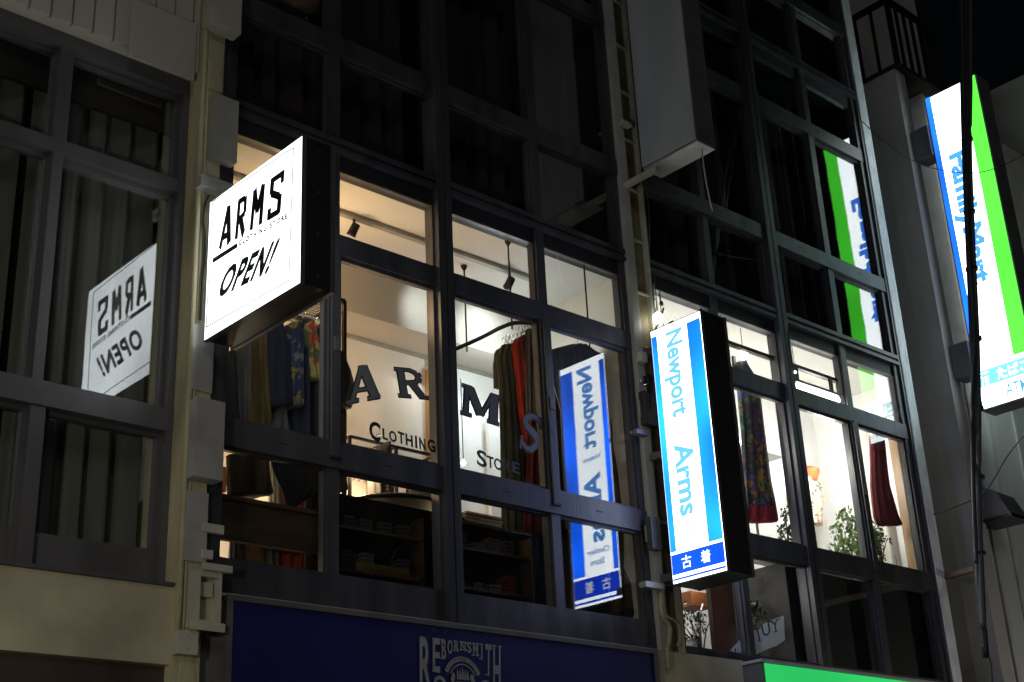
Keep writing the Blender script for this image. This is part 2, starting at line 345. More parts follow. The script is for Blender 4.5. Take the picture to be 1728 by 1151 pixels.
for (px, py, dx, lab) in ((350, 890, .09, 'cream tab sticking out right of the pilaster above the open bracket'), (349, 935, .03, 'small cream tab just above the open bracket on the pilaster')):
    p = aY(px, py, -.05); o = MB().box(p.x-.03, p.x+dx, -.06, -.031, p.z-.025, p.z+.02).build('metal_tab', M['box'], bevel=.003); tag(o, lab, 'metal tab')

# =================================================================================================================
# MAIN BUILDING
bB = thing('shop_building', 'dark steel and glass curtain wall building with lit second floor shops', 'building', (6.8, .2, 0))
rowsH = [('sill', 3.17, 3.345), ('h3', 3.935, 4.08), ('h2', 5.24, 5.372), ('h1', 5.92, 6.01), ('h0', 6.62, 6.75), ('u2', 7.94, 8.07), ('u1', 8.62, 8.71), ('v0', 9.32, 9.45), ('v2', 10.64, 10.77), ('v1', 11.32, 11.41)]
bays = [(3.45, 6.75, [(3.45, 3.55), (4.20, 4.275), (5.01, 5.125), (5.88, 5.955), (6.70, 6.75)]),
        (6.995, 10.19, [(6.995, 7.04), (7.70, 7.765), (8.49, 8.61), (9.335, 9.41), (10.13, 10.19)])]
for bx0, bx1, vs in bays:
    for nm, z0, z1 in rowsH:
        if nm == 'sill' and bx0 > 6: z1 = 3.215
        b = MB(); pr = -.020 if nm in ('h3', 'h0', 'v0') else -.012
        if nm in ('h1', 'u1', 'v1'):
            b.box(bx0, bx1, -.028, .10, z0+.055, z1); b.box(bx0, bx1, -.012, .10, z0+.028, z0+.0545); b.box(bx0, bx1, -.030, .10, z0, z0+.0275)
        else: b.box(bx0, bx1, pr, .08, z0, z1)
        o = b.build('transom', M['frame'], bB)
        if nm in ('h1', 'u1', 'v1'):
            MB().box(bx0, bx1, .012, .11, z0-.10, z0-.0005).build('head_lining', M['framedark'], bB)
    for i, (x0, x1) in enumerate(vs):
        for (n0, a0, a1), (n1, c0, c1) in zip(rowsH, rowsH[1:]):
            if i == 2: continue
            if n0 == 'sill' and bx0 > 6: a1 = 3.215
            MB().box(x0, x1, -.008, .08, a1+.0005, c0-.0005).build('mullion', M['frame'], bB)
        if i == 2:
            b = MB(); xm = (x0+x1)/2
            b.box(x0, xm-.006, -.034, .10, 3.171, 11.4); b.box(xm+.006, x1, -.034, .10, 3.171, 11.4); b.box(xm-.006, xm+.006, -.024, .10, 3.171, 11.4)
            b.build('post', M['frame'], bB)
    # windows
    for (xa, xb) in zip(vs, vs[1:]):
        for k, ((n0, a0, a1), (n1, c0, c1)) in enumerate(zip(rowsH, rowsH[1:])):
            if n0 in ('h1', 'u1', 'v1') or n1 == 'v1' and False: pass
            if n0 == 'h1' or n0 == 'u1' or True:
                z0, z1 = a1, c0
                if n0 == 'sill' and bx0 > 6: z0 = 3.215
                if n1 in ('h1', 'u1', 'v1'): z1 = c0-.10
                w = .022 if n0 in ('h3', 'h0', 'v0') else .012
                window(bB, xa[1]+.0005, xb[0]-.0005, z0+.0005, z1-.0005, .012 if n0 != 'h3' else .008, w)
for (x0, x1) in ((4.20, 4.275), (5.88, 5.955), (9.335, 9.41)):
    MB().box(x0+.008, x1-.006, -.030, -.0205, 4.0, 5.245).build('sash_stile', M['frame'], bB, bevel=.002)
    MB().box(x0+.004, x1-.002, -.034, -.0205, 3.985, 3.9995).build('stile_foot', M['framedark'], bB)
    MB().box(x0+.02, x1-.02, -.040, -.0305, 4.62, 4.70).build('sash_latch', M['frameA'], bB, bevel=.002)
for xx in (3.9, 4.6, 5.5, 6.3, 7.4, 8.2, 8.95, 9.8):
    for zz in (4.005, 6.69):
        MB().box(xx-.03, xx+.03, -.0225, -.0202, zz, zz+.006).build('drain_slot', M['framedark'], bB)
# shell
MB().box(3.45, 10.299, .0, 4.5, 3.02, 3.169).build('floor_slab', M['floorwood'], bB)
MB().box(3.45, 10.45, .03, 4.5, .12, 3.02).build('ground_floor_wall', M['shutter'], bB)
MB().box(3.45, 10.299, .115, 4.5, 5.84, 5.99).build('floor_slab', M['ceil'], bB)
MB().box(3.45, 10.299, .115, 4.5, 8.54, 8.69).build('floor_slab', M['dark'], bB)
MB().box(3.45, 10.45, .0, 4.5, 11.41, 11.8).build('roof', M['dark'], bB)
MB().box(3.40, 3.4499, .115, 4.5, 3.17, 11.4).build('side_wall', M['wallcream'], bB)
# middle pier between the two bays
MB().box(6.751, 6.994, .02, 4.5, 3.0, 11.6).build('pier', M['wallcream'], bB)
MB().box(6.752, 6.83, -.045, .0195, 3.16, 11.6).build('pier_flange', M['galv'] if False else M['boxgrey'], bB, bevel=.003)
MB().box(6.845, 6.965, -.005, .0195, 3.16, 11.6).build('pier_channel', M['olive'], bB)
MB().box(6.966, 6.992, -.04, .0195, 3.16, 11.6).build('pier_edge', M['box'], bB, bevel=.003)
MB().box(6.66, 7.58, -.03, .0, 2.4, 3.165).build('fascia_wall', M['beige'], bB)
# right steel column
MB().box(10.1905, 10.222, -.026, .114, .12, 11.8).build('column_flange', M['frame'], bB)
MB().box(10.2225, 10.350, -.034, .114, .12, 11.8).build('steel_column', M['galv'], bB, bevel=.004)
# rooms
def room_part(x0, x1, y0, y1, z0, z1, n, m): return MB().box(x0, x1, y0, y1, z0, z1).build(n, M[m], bB)
room_part(3.45, 5.92, 1.25, 1.35, 3.17, 5.43, 'partition_wall', 'wallcream')
room_part(6.15, 6.75, 1.25, 1.35, 3.17, 5.43, 'partition_wall', 'wallwhite')
room_part(3.45, 6.75, .92, 1.249, 5.41, 5.839, 'ceiling_beam', 'wallbeam')
room_part(3.45, 6.75, 2.4, 2.5, 3.17, 5.839, 'rear_partition', 'wallwhite')
room_part(6.7505, 6.7509, .12, .13, 3.17, 3.2, 'skirting', 'wallcream')
room_part(3.45, 6.75, 1.225, 1.2495, 5.385, 5.409, 'beam_rail', 'rail')
# doorway lining in the first shop's back wall
room_part(5.921, 5.96, 1.20, 1.36, 3.17, 5.3, 'door_lining', 'woodtrim')
room_part(6.11, 6.149, 1.20, 1.36, 3.17, 5.3, 'door_lining', 'wallcream')
# second shop
room_part(6.995, 10.299, 1.0, 1.1, 3.17, 5.839, 'rear_partition', 'wallwhite')
room_part(10.30, 10.355, .116, 4.4, 3.17, 5.839, 'side_wall', 'wallwhite')
room_part(10.28, 10.2995, .116, .25, 3.17, 5.839, 'wall_trim', 'woodtrim')
# upper floors; dark linings added so the lit pier sides look unlit
room_part(6.7445, 6.7508, .116, 1.899, 6.0, 8.53, 'shade_lining', 'dark'); room_part(6.7445, 6.7508, .116, 1.899, 8.7, 11.4, 'shade_lining', 'dark')
room_part(6.9945, 7.0005, .116, 1.899, 6.0, 8.53, 'shade_lining', 'dark'); room_part(6.9945, 7.0005, .116, 1.899, 8.7, 11.4, 'shade_lining', 'dark')
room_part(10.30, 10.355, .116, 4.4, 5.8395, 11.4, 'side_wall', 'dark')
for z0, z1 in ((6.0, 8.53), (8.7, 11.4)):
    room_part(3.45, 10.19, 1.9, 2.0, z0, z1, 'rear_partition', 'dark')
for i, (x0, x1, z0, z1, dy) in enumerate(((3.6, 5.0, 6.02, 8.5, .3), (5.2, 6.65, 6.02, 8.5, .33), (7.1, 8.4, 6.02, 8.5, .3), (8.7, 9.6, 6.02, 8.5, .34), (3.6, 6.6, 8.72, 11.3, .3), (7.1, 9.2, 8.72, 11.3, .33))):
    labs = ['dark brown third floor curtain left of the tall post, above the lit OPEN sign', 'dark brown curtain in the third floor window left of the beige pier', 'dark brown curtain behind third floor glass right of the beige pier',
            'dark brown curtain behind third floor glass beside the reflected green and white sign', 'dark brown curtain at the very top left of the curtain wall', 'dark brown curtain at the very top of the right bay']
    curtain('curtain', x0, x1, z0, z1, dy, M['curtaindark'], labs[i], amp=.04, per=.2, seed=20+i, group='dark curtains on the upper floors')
# pinkish round lamp shade shape at the top
p = aY(505, -8, .28)
o = MB().lathe((p.x, p.y, p.z-.15), [(.05, .3), (.12, .27), (.15, .15), (.13, .04), (.05, 0)], 20).build('paper_lantern', mat('pink_paper', (.30, .16, .13), .8, 0, .3, 20, 0), smooth=True)
tag(o, 'pinkish paper lantern behind the topmost glass above the lit OPEN sign', 'lantern')

# =================================================================================================================
# WINDOW LETTERING  (on the inside face of the glass)
yl = .004
def gl(px, py): return aY(px, py, yl)
SER = {  # slab-serif capitals in a 1 x 1 cell: strokes x0,y0,x1,y1,w
 'A': [(.16, .06, .47, .98, .13), (.50, .98, .84, .06, .24), (.24, .33, .72, .33, .10), (.0, .05, .36, .05, .10), (.60, .05, 1.0, .05, .10), (.36, .97, .56, .97, .06)],
 'R': [(.20, .04, .20, .96, .22), (.0, .05, .42, .05, .10), (.0, .95, .55, .95, .10), (.5, .95, .72, .86, .12), (.72, .88, .78, .72, .20), (.78, .74, .70, .56, .18), (.72, .57, .3, .50, .12), (.50, .52, .78, .08, .22), (.66, .05, 1.0, .05, .10)],
 'M': [(.14, .04, .14, .96, .12), (.0, .05, .30, .05, .10), (.0, .95, .28, .95, .10), (.20, .96, .52, .14, .20), (.52, .14, .80, .96, .09), (.84, .04, .84, .96, .20), (.68, .05, 1.0, .05, .10), (.74, .95, 1.0, .95, .10)],
 'S': [(.90, .66, .90, .98, .10), (.88, .84, .70, .93, .12), (.72, .93, .40, .94, .13), (.44, .94, .20, .82, .18), (.20, .84, .20, .66, .22), (.20, .68, .5, .54, .20), (.48, .56, .80, .40, .22), (.80, .42, .80, .22, .24), (.80, .24, .58, .08, .18), (.62, .07, .30, .06, .13), (.34, .07, .12, .2, .12), (.10, .02, .10, .36, .10)],
}
def slab_letter(ch, quad, parent, grow=1.):
    bl, br, tl = [V(q) for q in quad]; n = V((0, -1, 0))
    P = lambda x, y: bl+(br-bl)*x+(tl-bl)*y
    b = MB(); strokes(b, [(x0, y0, x1, y1, w+.055) for x0, y0, x1, y1, w in SER[ch]], P, .001, n)
    # extend strokes a touch for the outline
    ob = b.build('letter_outline', M['ink'], parent)
    b = MB(); P2 = lambda x, y: P(x, y)+V((0, -.0024, 0)); strokes(b, [(x0, y0, x1, y1, max(w-.02, .03)) for x0, y0, x1, y1, w in SER[ch]], P2, .001, n)
    b.build('letter', M['greyletter'], parent)
lt = thing('window_lettering', 'grey letters A R above black CLOTHING, painted on the glass left of the tall post', 'lettering', gl(660, 700))
slab_letter('A', (gl(585, 682), gl(642, 672), gl(583, 622)), lt)
slab_letter('R', (gl(672, 670), gl(724, 674), gl(664, 620)), lt)
CL = [('C', 623, 740, 642, 747, 34, 1.0), ('L', 646, 741, 655, 744, 21, 1), ('O', 657, 744, 670, 748, 21, 1), ('T', 672, 747, 683, 751, 22, 1), ('H', 685, 751, 697, 755, 22, 1), ('I', 701, 756, 704.5, 757, 23, 1), ('N', 708, 758, 719, 762, 23, 1), ('G', 722, 760, 735, 765, 23, 1)]
for ch, x0, y0, x1, y1, h, _ in CL:
    text('letter', ch, M['ink'], gl(x0, y0), gl(x1, y1), gl(x0-1 if ch != 'C' else x0, y0-h+2), lt, th=.001, bold=.032)
lt = thing('window_lettering', 'grey letters M S with black STORE, painted on the glass right of the tall post', 'lettering', gl(840, 740))
slab_letter('M', (gl(776, 698), gl(842, 719), gl(779, 647)), lt)
slab_letter('S', (gl(874, 757), gl(912, 768), gl(880, 693)), lt)
ST = [('S', 805, 785, 822, 791, 29), ('T', 822, 788, 834, 792, 21), ('O', 834, 791, 848, 796, 21), ('R', 850, 793, 863, 798, 21), ('E', 866, 797, 878, 801, 20)]
for ch, x0, y0, x1, y1, h in ST:
    text('letter', ch, M['ink'], gl(x0, y0), gl(x1, y1), gl(x0-1, y0-h+1), lt, th=.001, bold=.022)

# =================================================================================================================
# PROJECTING SIGNS (left face in plane X = xs, normal -X)
def sq(xs, ys0, ys1, z0, z1, off=0.):   # u: 0 near wall, 1 street side
    def P(u, v, d=0.): return V((xs-off-d, ys0+(ys1-ys0)*u, z0+(z1-z0)*v))
    return P
def face_poly(name, m, P, quad, d, th, parent):
    b = MB(); b.prism([P(u, v, d) for u, v in quad], V((-th, 0, 0))); return b.build(name, m, parent)
# --- 1: square white sign
xs = 3.37; y0, y1, z0, z1 = -.100, -.975, 4.44, 5.245
s1 = thing('projecting_sign', 'square backlit white sign reading ARMS CLOTHING STORE OPEN! on the pilaster', 'sign', (xs+.05, y0, z0), 'signs projecting from the facades')
MB().box(xs, xs+.17, y1, y0, z0, z1).build('case', M['case'], s1, bevel=.004)
mw1 = emit('lit_white_acrylic', (.90, .96, 1.0), 2.9, .2, 1.6)
MB().box(xs-.012, xs-.0005, y1+.002, y0-.002, z0+.002, z1-.002).build('sign_face', mw1, s1, bevel=.003)
MB().box(xs+.1705, xs+.176, y1+.003, y0-.003, z0+.012, z1-.012).build('sign_face', mw1, s1)
def f1(px, py): return aX(px, py, xs-.0145)
b = MB(); bp = [f1(358.8, 340.5), f1(495.2, 249), f1(487.6, 473.5), f1(347.8, 552)]
for a, c in zip(bp, bp[1:]+bp[:1]): b.bar(a, c, .003, .004)
b.build('border_line', M['ink'], s1)
ARM = {'A': [(.06, 0, .46, 1, .15), (.46, 1, .80, .0, .17), (.22, .26, .70, .26, .10)],
 'R': [(.12, 0, .12, 1, .15), (.12, .94, .62, .94, .12), (.62, .98, .74, .80, .14), (.74, .84, .70, .58, .14), (.72, .58, .30, .44, .12), (.36, .50, .80, .0, .16)],
 'M': [(.08, 0, .08, 1, .14), (.10, 1, .44, .42, .16), (.44, .42, .76, 1, .16), (.78, 1, .80, 0, .16)],
 'S': [(.90, .72, .90, .96, .13), (.96, .93, .3, .95, .12), (.34, .98, .14, .80, .14), (.16, .84, .30, .58, .14), (.26, .62, .76, .42, .15), (.74, .46, .84, .2, .15), (.84, .26, .66, .04, .14), (.72, .05, .12, .06, .12), (.12, .02, .12, .30, .12)]}
ARM2 = {'A': [(.06, 0, .50, 1.02, .20), (.50, 1.0, .82, .0, .26), (.22, .26, .70, .26, .13)],
 'R': [(.12, 0, .12, 1, .24), (.05, .95, .66, .95, .12), (.72, .98, .78, .55, .22), (.80, .56, .20, .47, .12), (.40, .48, .84, .0, .24)],
 'M': [(.06, 0, .10, 1, .22), (.10, 1, .46, .38, .22), (.46, .38, .80, 1, .22), (.82, 1, .84, 0, .24)],
 'S': [(.92, .72, .92, 1.0, .20), (1.0, .95, .16, .93, .12), (.16, 1.0, .16, .60, .24), (.12, .62, .80, .42, .15), (.82, .46, .82, .0, .24), (.86, .05, .04, .05, .12), (.10, .0, .10, .26, .20)]}
BL, BR, TL = f1(370, 421), f1(474, 358), f1(376, 355)
n = V((-1, 0, 0)); e1 = (BR-BL); e2 = TL-BL
for k, ch in enumerate('ARMS'):
    b = MB()
    u0 = [0.0, .265, .52, .79][k]; w = [.20, .17, .19, .21][k]; sy = [1.0, 1.0, 1.0, 1.02][k]
    strokes(b, [(q0, q1_, q2_, q3_, q4_*.055*1.45/.11 if False else q4_*(1.25)) for q0, q1_, q2_, q3_, q4_ in ARM2[ch]], lambda x, y, u0=u0, w=w: BL+e1*(u0+w*x)+e2*y*sy, .0015, n)
    b.build('lettering', M['ink'], s1)
b = MB(); b.prism([f1(359, 436.5), f1(359, 444.5), f1(401, 417.5), f1(401, 409.5)], V((-.001, 0, 0))); b.build('underline', M['ink'], s1)
text('lettering', 'CLOTHING', M['ink'], f1(403, 415.5), f1(450, 388.8), f1(403.2, 406), s1, th=.001, spacing=1.3, bold=.045); text('lettering', 'STORE', M['ink'], f1(455, 385.8), f1(485, 368.8), f1(455.2, 376.5), s1, th=.001, spacing=1.3, bold=.045)
text('lettering', 'OPEN!', M['ink'], f1(366, 505), f1(453, 460.5), f1(381, 452), s1, th=.0015, bold=.036, shear=.15, spacing=1.12, tr=f1(474, 399))
for zz in (4.62, 5.18): MB().box(xs+.02, xs+.14, y0+.0005, -.0305, zz-.03, zz+.03).build('mounting_arm', M['boxgrey'], s1)
for yy in (-.2, -.8): MB().lathe((xs+.06, yy, z0-.004), [(.006, 0), (.006, .004)], 8).build('drain_screw', M['chrome'], s1)
def trims(s, x0, x1, y0, y1, z0, z1):
    for a, c in ((x0-.014, x0+.010), (x1-.010, x1+.014)):
        MB().box(a, c, y1-.006, y1-.0005, z0-.004, z1+.004).build('edge_trim', M['hood'], s)
        MB().box(a+.001, c-.001, y1-.005, y0+.004, z0-.006, z0-.0005).build('edge_trim', M['hood'], s)
    for zz in [z0+.06+(z1-z0-.12)*k/3 for k in range(4)]:
        MB().tube([((x0+x1)/2, y1-.0008, zz), ((x0+x1)/2, y1-.004, zz)], .006, 8).build('screw', M['hood'], s)
trims(s1, xs, xs+.17, y0, y1, z0, z1)
cab([(352, 330), (346, 345), (343, 370), (346, 400), (345, 440), (341, 475), (338, 540)], .006, -.055, M['cable'], 'power_cable', 'thin black power cable running down behind the near edge of the OPEN sign')
# --- 2: blue and white vertical sign
xs = 6.75; y0, y1, z0, z1 = -.20, -.64, 3.555, 5.305
s2 = thing('projecting_sign', 'tall lit blue and white sign reading Newport Arms downwards beside the beige pier', 'sign', (xs+.05, y0, z0), 'signs projecting from the facades')
MB().box(xs, xs+.24, y1-.01, y0+.01, z0-.01, z1+.01).build('case', M['case'], s2, bevel=.004)
P = sq(xs, y0, y1, z0, z1)
eW = emit('lit_white_panel', (.88, .94, 1.0), 4.4, .12, 1.3, (1, 1, .6)); eB = emit('lit_blue_film', (.006, .125, 1.0), 4.4, .62, 1.6, (1, 1, 1)); eB2 = emit('lit_deep_blue_film', (.006, .07, 1.0), 1.7, .3, 2.5)
eT = emit('lit_blue_letter', (.10, .36, 1.0), 2.1); eT2 = emit('lit_pale_letter', (.35, .62, .9), 1.9); eW2 = emit('lit_white_letter', (.9, .95, 1.0), 2.2)
face_poly('sign_face', eW, P, [(0, 0), (1, 0), (1, 1), (0, 1)], .0005, .004, s2)
face_poly('blue_stripe', eB, P, [(.005, .115), (.115, .115), (.115, .975), (.005, .975)], .005, .0008, s2)
face_poly('blue_stripe', eB, P, [(.73, .115), (.995, .115), (.995, .975), (.73, .975)], .005, .0008, s2)
face_poly('blue_block', eB2, P, [(.005, .03), (.995, .03), (.995, .105), (.005, .105)], .005, .0008, s2)
face_poly('blue_line', eB2, P, [(.005, .009), (.995, .009), (.995, .017), (.005, .017)], .005, .0008, s2)
D = .0065
def down(txt, u0, u1, v0, v1, m, par, P, d=D, **k):   # rotated a quarter turn clockwise: reads downwards, letter tops to the street side
    return text('lettering', txt, m, P(u0, v1, d), P(u0, v0, d), P(u1, v1, d), par, th=.0008, **k)
down('Newport', .19, .63, .62, .97, eT, s2, P, bold=.034)
down('Arms', .25, .62, .235, .515, eT, s2, P, bold=.034)
text('lettering', 'Vintage', eT, P(.22, .563, D), P(.60, .563, D), P(.22, .590, D), s2, th=.0008, bold=.02)
text('lettering', 'Clothing', eT, P(.18, .185, D), P(.66, .185, D), P(.18, .214, D), s2, th=.0008, bold=.02)
text('lettering', 'Store', eT, P(.30, .148, D), P(.60, .148, D), P(.30, .174, D), s2, th=.0008, bold=.02)
text('lettering', '古', eW2, P(.20, .045, D), P(.38, .045, D), P(.20, .092, D), s2, th=.0008, bold=.012)
text('lettering', '着', eW2, P(.56, .045, D), P(.74, .045, D), P(.56, .092, D), s2, th=.0008, bold=.012)
# far face
P_ = lambda u, v, d=0.: V((xs+.24+d, y0+(y1-y0)*u, z0+(z1-z0)*v))
for nm, m_, q in (('sign_face', eW, [(.12, .11), (.72, .11), (.72, .975), (.12, .975)]), ('blue_stripe', eB, [(.005, .11), (.115, .11), (.115, .975), (.005, .975)]), ('blue_stripe', eB, [(.725, .11), (.995, .11), (.995, .975), (.725, .975)]), ('blue_block', eB2, [(.005, .01), (.995, .01), (.995, .105), (.005, .105)])):
    b = MB(); b.prism([P_(u, v, .0005) for u, v in q], V((.003, 0, 0))); b.build(nm, m_, s2)
for zz in (3.62, 4.45, 5.2): MB().box(xs+.05, xs+.19, y0+.0101, -.03, zz-.02, zz+.03).build('mounting_arm', M['hood'], s2)
trims(s2, xs, xs+.24, y0, y1-.01, z0-.01, z1+.01)
cab([(1120, 520), (1112, 545), (1104, 560), (1100, 600), (1101, 650), (1098, 690)], .006, -.10, M['cable'], 'power_cable', 'black power cable dropping to the black box left of the lit blue sign')
# --- 3: unlit blank sign
xs = 6.75; y0, y1, z0, z1 = -.26, -.775, 6.565, 9.3
s3 = thing('projecting_sign', 'blank unlit grey sign high on the beige pier with a hanging wire', 'sign', (xs+.05, y0, z0), 'signs projecting from the facades')
MB().box(xs, xs+.20, y1, y0, z0, z1).build('case', M['casegrey'], s3, bevel=.004)
MB().box(xs+.004, xs+.196, y1+.004, y0-.004, z0-.012, z0-.0005).build('bottom_plate', M['casewhite'], s3)  # paler than the case: the light on the underside is put into its colour
MB().box(xs-.01, xs-.0005, y1+.006, y0-.006, z0+.006, z1).build('sign_face', M['acryl'], s3)
MB().box(xs+.02, xs+.06, y0-.10, -.03, z0-.05, z0-.0125).build('mounting_arm', M['box'], s3); MB().box(xs+.02, xs+.06, y0+.0001, -.03, 8.6, 8.64).build('mounting_arm', M['box'], s3)
b = MB(); q = V((xs+.12, y1+.06, z0-.012)); b.tube([q, q+V((.0, 0, -.15)), q+V((.01, 0, -.28)), q+V((.03, .0, -.42)), q+V((.045, 0, -.47))], .0045, 6); b.build('loose_wire', M['wirewhite'], s3, smooth=True)
# --- 4: green white and blue sign
xs = 11.0; y0, y1, z0, z1 = -.30, -.835, 5.60, 8.80
s4 = thing('projecting_sign', 'tall lit white and green sign reading FamilyMart downwards at the right edge', 'sign', (xs+.05, y0, z0), 'signs projecting from the facades')
MB().box(xs, xs+.22, y1-.015, y0+.015, z0-.015, z1+.01).build('case', M['casegrey'], s4, bevel=.004)
P = sq(xs, y0, y1, z0, z1)
gG = emit('lit_green_film', (.09, .92, .05), 1.8, .15, 1.5); gW = emit('lit_white_panel_bright', (.90, .97, 1.0), 4.3, .08, 1.3); gB = emit('lit_blue_edge_film', (.01, .12, 1.0), 2.4, .5, 1.3); gC = emit('lit_cyan_band', (.10, .75, 1.0), 3.0)
gT = emit('lit_blue_sign_letter', (.05, .24, 1.0), 2.2)
face_poly('sign_face', gW, P, [(.01, 0), (.985, 0), (.985, .998), (.01, .998)], .0005, .004, s4)
face_poly('blue_stripe', gB, P, [(-.001, .115), (.10, .115), (.10, 1.001), (-.001, 1.001)], .005, .0008, s4)
face_poly('green_stripe', gG, P, [(.70, .122), (1.001, .122), (1.001, 1.001), (.745, 1.001)], .005, .0008, s4)
face_poly('cyan_band', gC, P, [(.004, .062), (.996, .062), (.996, .108), (.004, .108)], .005, .0008, s4)
down('FamilyMart', .13, .60, .36, .785, gT, s4, P, bold=.045)
text('lettering', '酒', gW, P(.06, .064, D), P(.22, .064, D), P(.06, .104, D), s4, th=.0008, bold=.02)
text('lettering', 'たばこ', gW, P(.36, .068, D), P(.92, .068, D), P(.36, .102, D), s4, th=.0008, bold=.02)
text('lettering', '銀行', gT, P(.10, .015, D), P(.34, .015, D), P(.10, .052, D), s4, th=.0008)
text('lettering', 'ATM', gT, P(.45, .015, D), P(.85, .015, D), P(.45, .050, D), s4, th=.0008, bold=.01)
P_ = lambda u, v, d=0.: V((xs+.22+d, y0+(y1-y0)*u, z0+(z1-z0)*v))
for nm, m_, q in (('sign_face', gW, [(0, 0), (.66, 0), (.66, 1), (0, 1)]), ('green_stripe', gG, [(.665, .0), (.996, .0), (.996, 1), (.665, 1)])):
    b = MB(); b.prism([P_(u, v, .0005) for u, v in q], V((.003, 0, 0))); b.build(nm, m_, s4)
for zz in (6.10, 8.35): MB().box(xs-.04, xs+.16, y0+.0151, -.1005, zz-.16, zz+.16).build('mounting_arm', M['casegrey'], s4, bevel=.004)
MB().lathe((xs+.08, y0-.10, z0-.019), [(.008, 0), (.008, .004)], 8).build('drain_screw', M['chrome'], s4)

# =================================================================================================================
# NAVY BOARD with faded crest
nb = thing('shop_signboard', 'dark navy unlit signboard with faded REBORNSMITH crest under the left bay', 'signboard', (5.1, -.05, 2.2))
MB().box(3.60, 6.655, -.06, -.0305, 2.2, 3.125).build('board', M['navyboard'], nb)
b = MB(); b.box(3.57, 6.685, -.075, -.03, 3.1255, 3.155); b.box(3.57, 3.5995, -.075, -.03, 2.2, 3.1255); b.box(6.6555, 6.685, -.075, -.03, 2.2, 3.1255); b.build('board_frame', M['boardtrim'], nb, bevel=.004)
MB().box(3.46, 6.75, -.028, .0, 3.1555, 3.169).build('drip_ledge', M['box'], bB)
def nbp(px, py): return aY(px, py, -.0625)
text('lettering', 'バッグ・靴・革・修理のリペアショップ', M['faded_ink'], nbp(686, 1062), nbp(864, 1084), nbp(686, 1053), nb, th=.001)
W_ = 'REBORNSMITH'
edges = [707, 729, 744, 754, 765, 776, 787, 797, 808, 818, 831, 846]; bott = [1160, 1134, 1112, 1103, 1099, 1098, 1101, 1107, 1113, 1140, 1165]
for i, ch in enumerate(W_):
    x0, x1 = edges[i]+1.3, edges[i+1]-1.3
    if ch == 'I': x0, x1 = x0+2.6, x1-2.6
    ty = lambda x: 1073.5+(x-707)*.118
    bt = bott[i] + (6 if i in (0, 10) else 0)
    a, c, d, e = nbp(x0, bt), nbp(x1, bt+1.5), nbp(x0, ty(x0)), nbp(x1, ty(x1))
    text('lettering', ch, M['cream_ink'], a, c, d, nb, th=.001, bold=.02, tr=e)
b = MB()
for i in range(11):
    x0, x1 = edges[i], edges[i+1]; w = x1-x0
    if W_[i] in 'RENHIMTB':
        for xx in ((x0+.2*w, x0+.8*w) if W_[i] in 'NHM' else (x0+.25*w,)):
            p = nbp(xx, 1075+(xx-707)*.118); MB().box(p.x-.014, p.x+.014, -.0645, -.0635, p.z-.004, p.z+.003).build('letter_serif', M['cream_ink'], nb)
            p = nbp(xx, bott[i]-1); MB().box(p.x-.014, p.x+.014, -.0645, -.0635, p.z-.002, p.z+.004).build('letter_serif', M['cream_ink'], nb)
b.bm.free()
cc = nbp(781, 1151); R1 = .20
b = MB()
def arc(b, c, r0, r1, a0, a1, n=24, y=-.0635, th=.001):
    for k in range(n):
        t0 = math.radians(a0+(a1-a0)*k/n); t1 = math.radians(a0+(a1-a0)*(k+1)/n)
        b.prism([(c.x+r*math.cos(t), y, c.z+r*math.sin(t)) for r, t in ((r0, t0), (r1, t0), (r1, t1), (r0, t1))], (0, -th, 0))
arc(b, cc, .112, .138, 22, 158); b.build('crest_ribbon', M['cream_ink'], nb)
b = MB()
for sgn in (1, -1):   # side scrolls
    arc(b, V((cc.x+sgn*.165, 0, cc.z-.02)), .022, .042, 0 if sgn < 0 else -20, 180 if sgn > 0 else 200, 16)
arc(b, cc, .092, .099, 25, 155); b.build('crest_ring', M['cream_ink'], nb)
b = MB(); rr = random.Random(4)   # ribbon writing
for k in range(15):
    t = math.radians(150-120*k/14); p = V((cc.x+(.125)*math.cos(t), -.065, cc.z+(.125)*math.sin(t))); d = V((math.cos(t), 0, math.sin(t)))
    b.bar(p-d*.008, p+d*.008, .004+.003*rr.random(), .001)
b.build('ribbon_lettering', M['dimblue'], nb)
b = MB()  # crown and supporters
for k in range(5): 
    xx = cc.x-.036+.018*k; b.prism([(xx-.008, -.0635, cc.z+.03), (xx+.008, -.0635, cc.z+.03), (xx, -.0635, cc.z+.07+.012*(k == 2))], (0, -.001, 0))
b.box(cc.x-.045, cc.x+.045, -.0665, -.0655, cc.z+.012, cc.z+.028)
for sgn in (1, -1):
    pts = [(.125, -.06), (.105, -.02), (.12, .01), (.105, .05), (.085, .06), (.075, .03), (.09, .0), (.07, -.03), (.085, -.07)]
    pts = [(cc.x+sgn*a*.72, -.0635, cc.z+c*.8) for a, c in pts]; b.prism(pts, (0, -.001, 0))
b.prism([(cc.x-.05, -.0635, cc.z), (cc.x-.05, -.0635, cc.z-.08), (cc.x, -.0635, cc.z-.12), (cc.x+.05, -.0635, cc.z-.08), (cc.x+.05, -.0635, cc.z)], (0, -.001, 0))
b.build('crest_emblem', M['cream_ink'], nb)

# GREEN storefront sign
gs = thing('shop_signboard', 'lit green storefront sign at the bottom edge under the right bay', 'signboard', (8.8, -.1, 2.4))
MB().box(7.57, 11.9, -.19, -.031, 2.35, 3.13).build('case', M['casegrey'], gs)
gr = emit('lit_green_storefront', (.03, .58, .13), 1.05, .2, .8); MB().box(7.60, 11.88, -.198, -.1905, 2.38, 3.125).build('sign_face', gr, gs)
MB().box(7.56, 11.91, -.205, -.03, 3.1305, 3.152).build('top_trim', M['casewhite'], gs, bevel=.003)

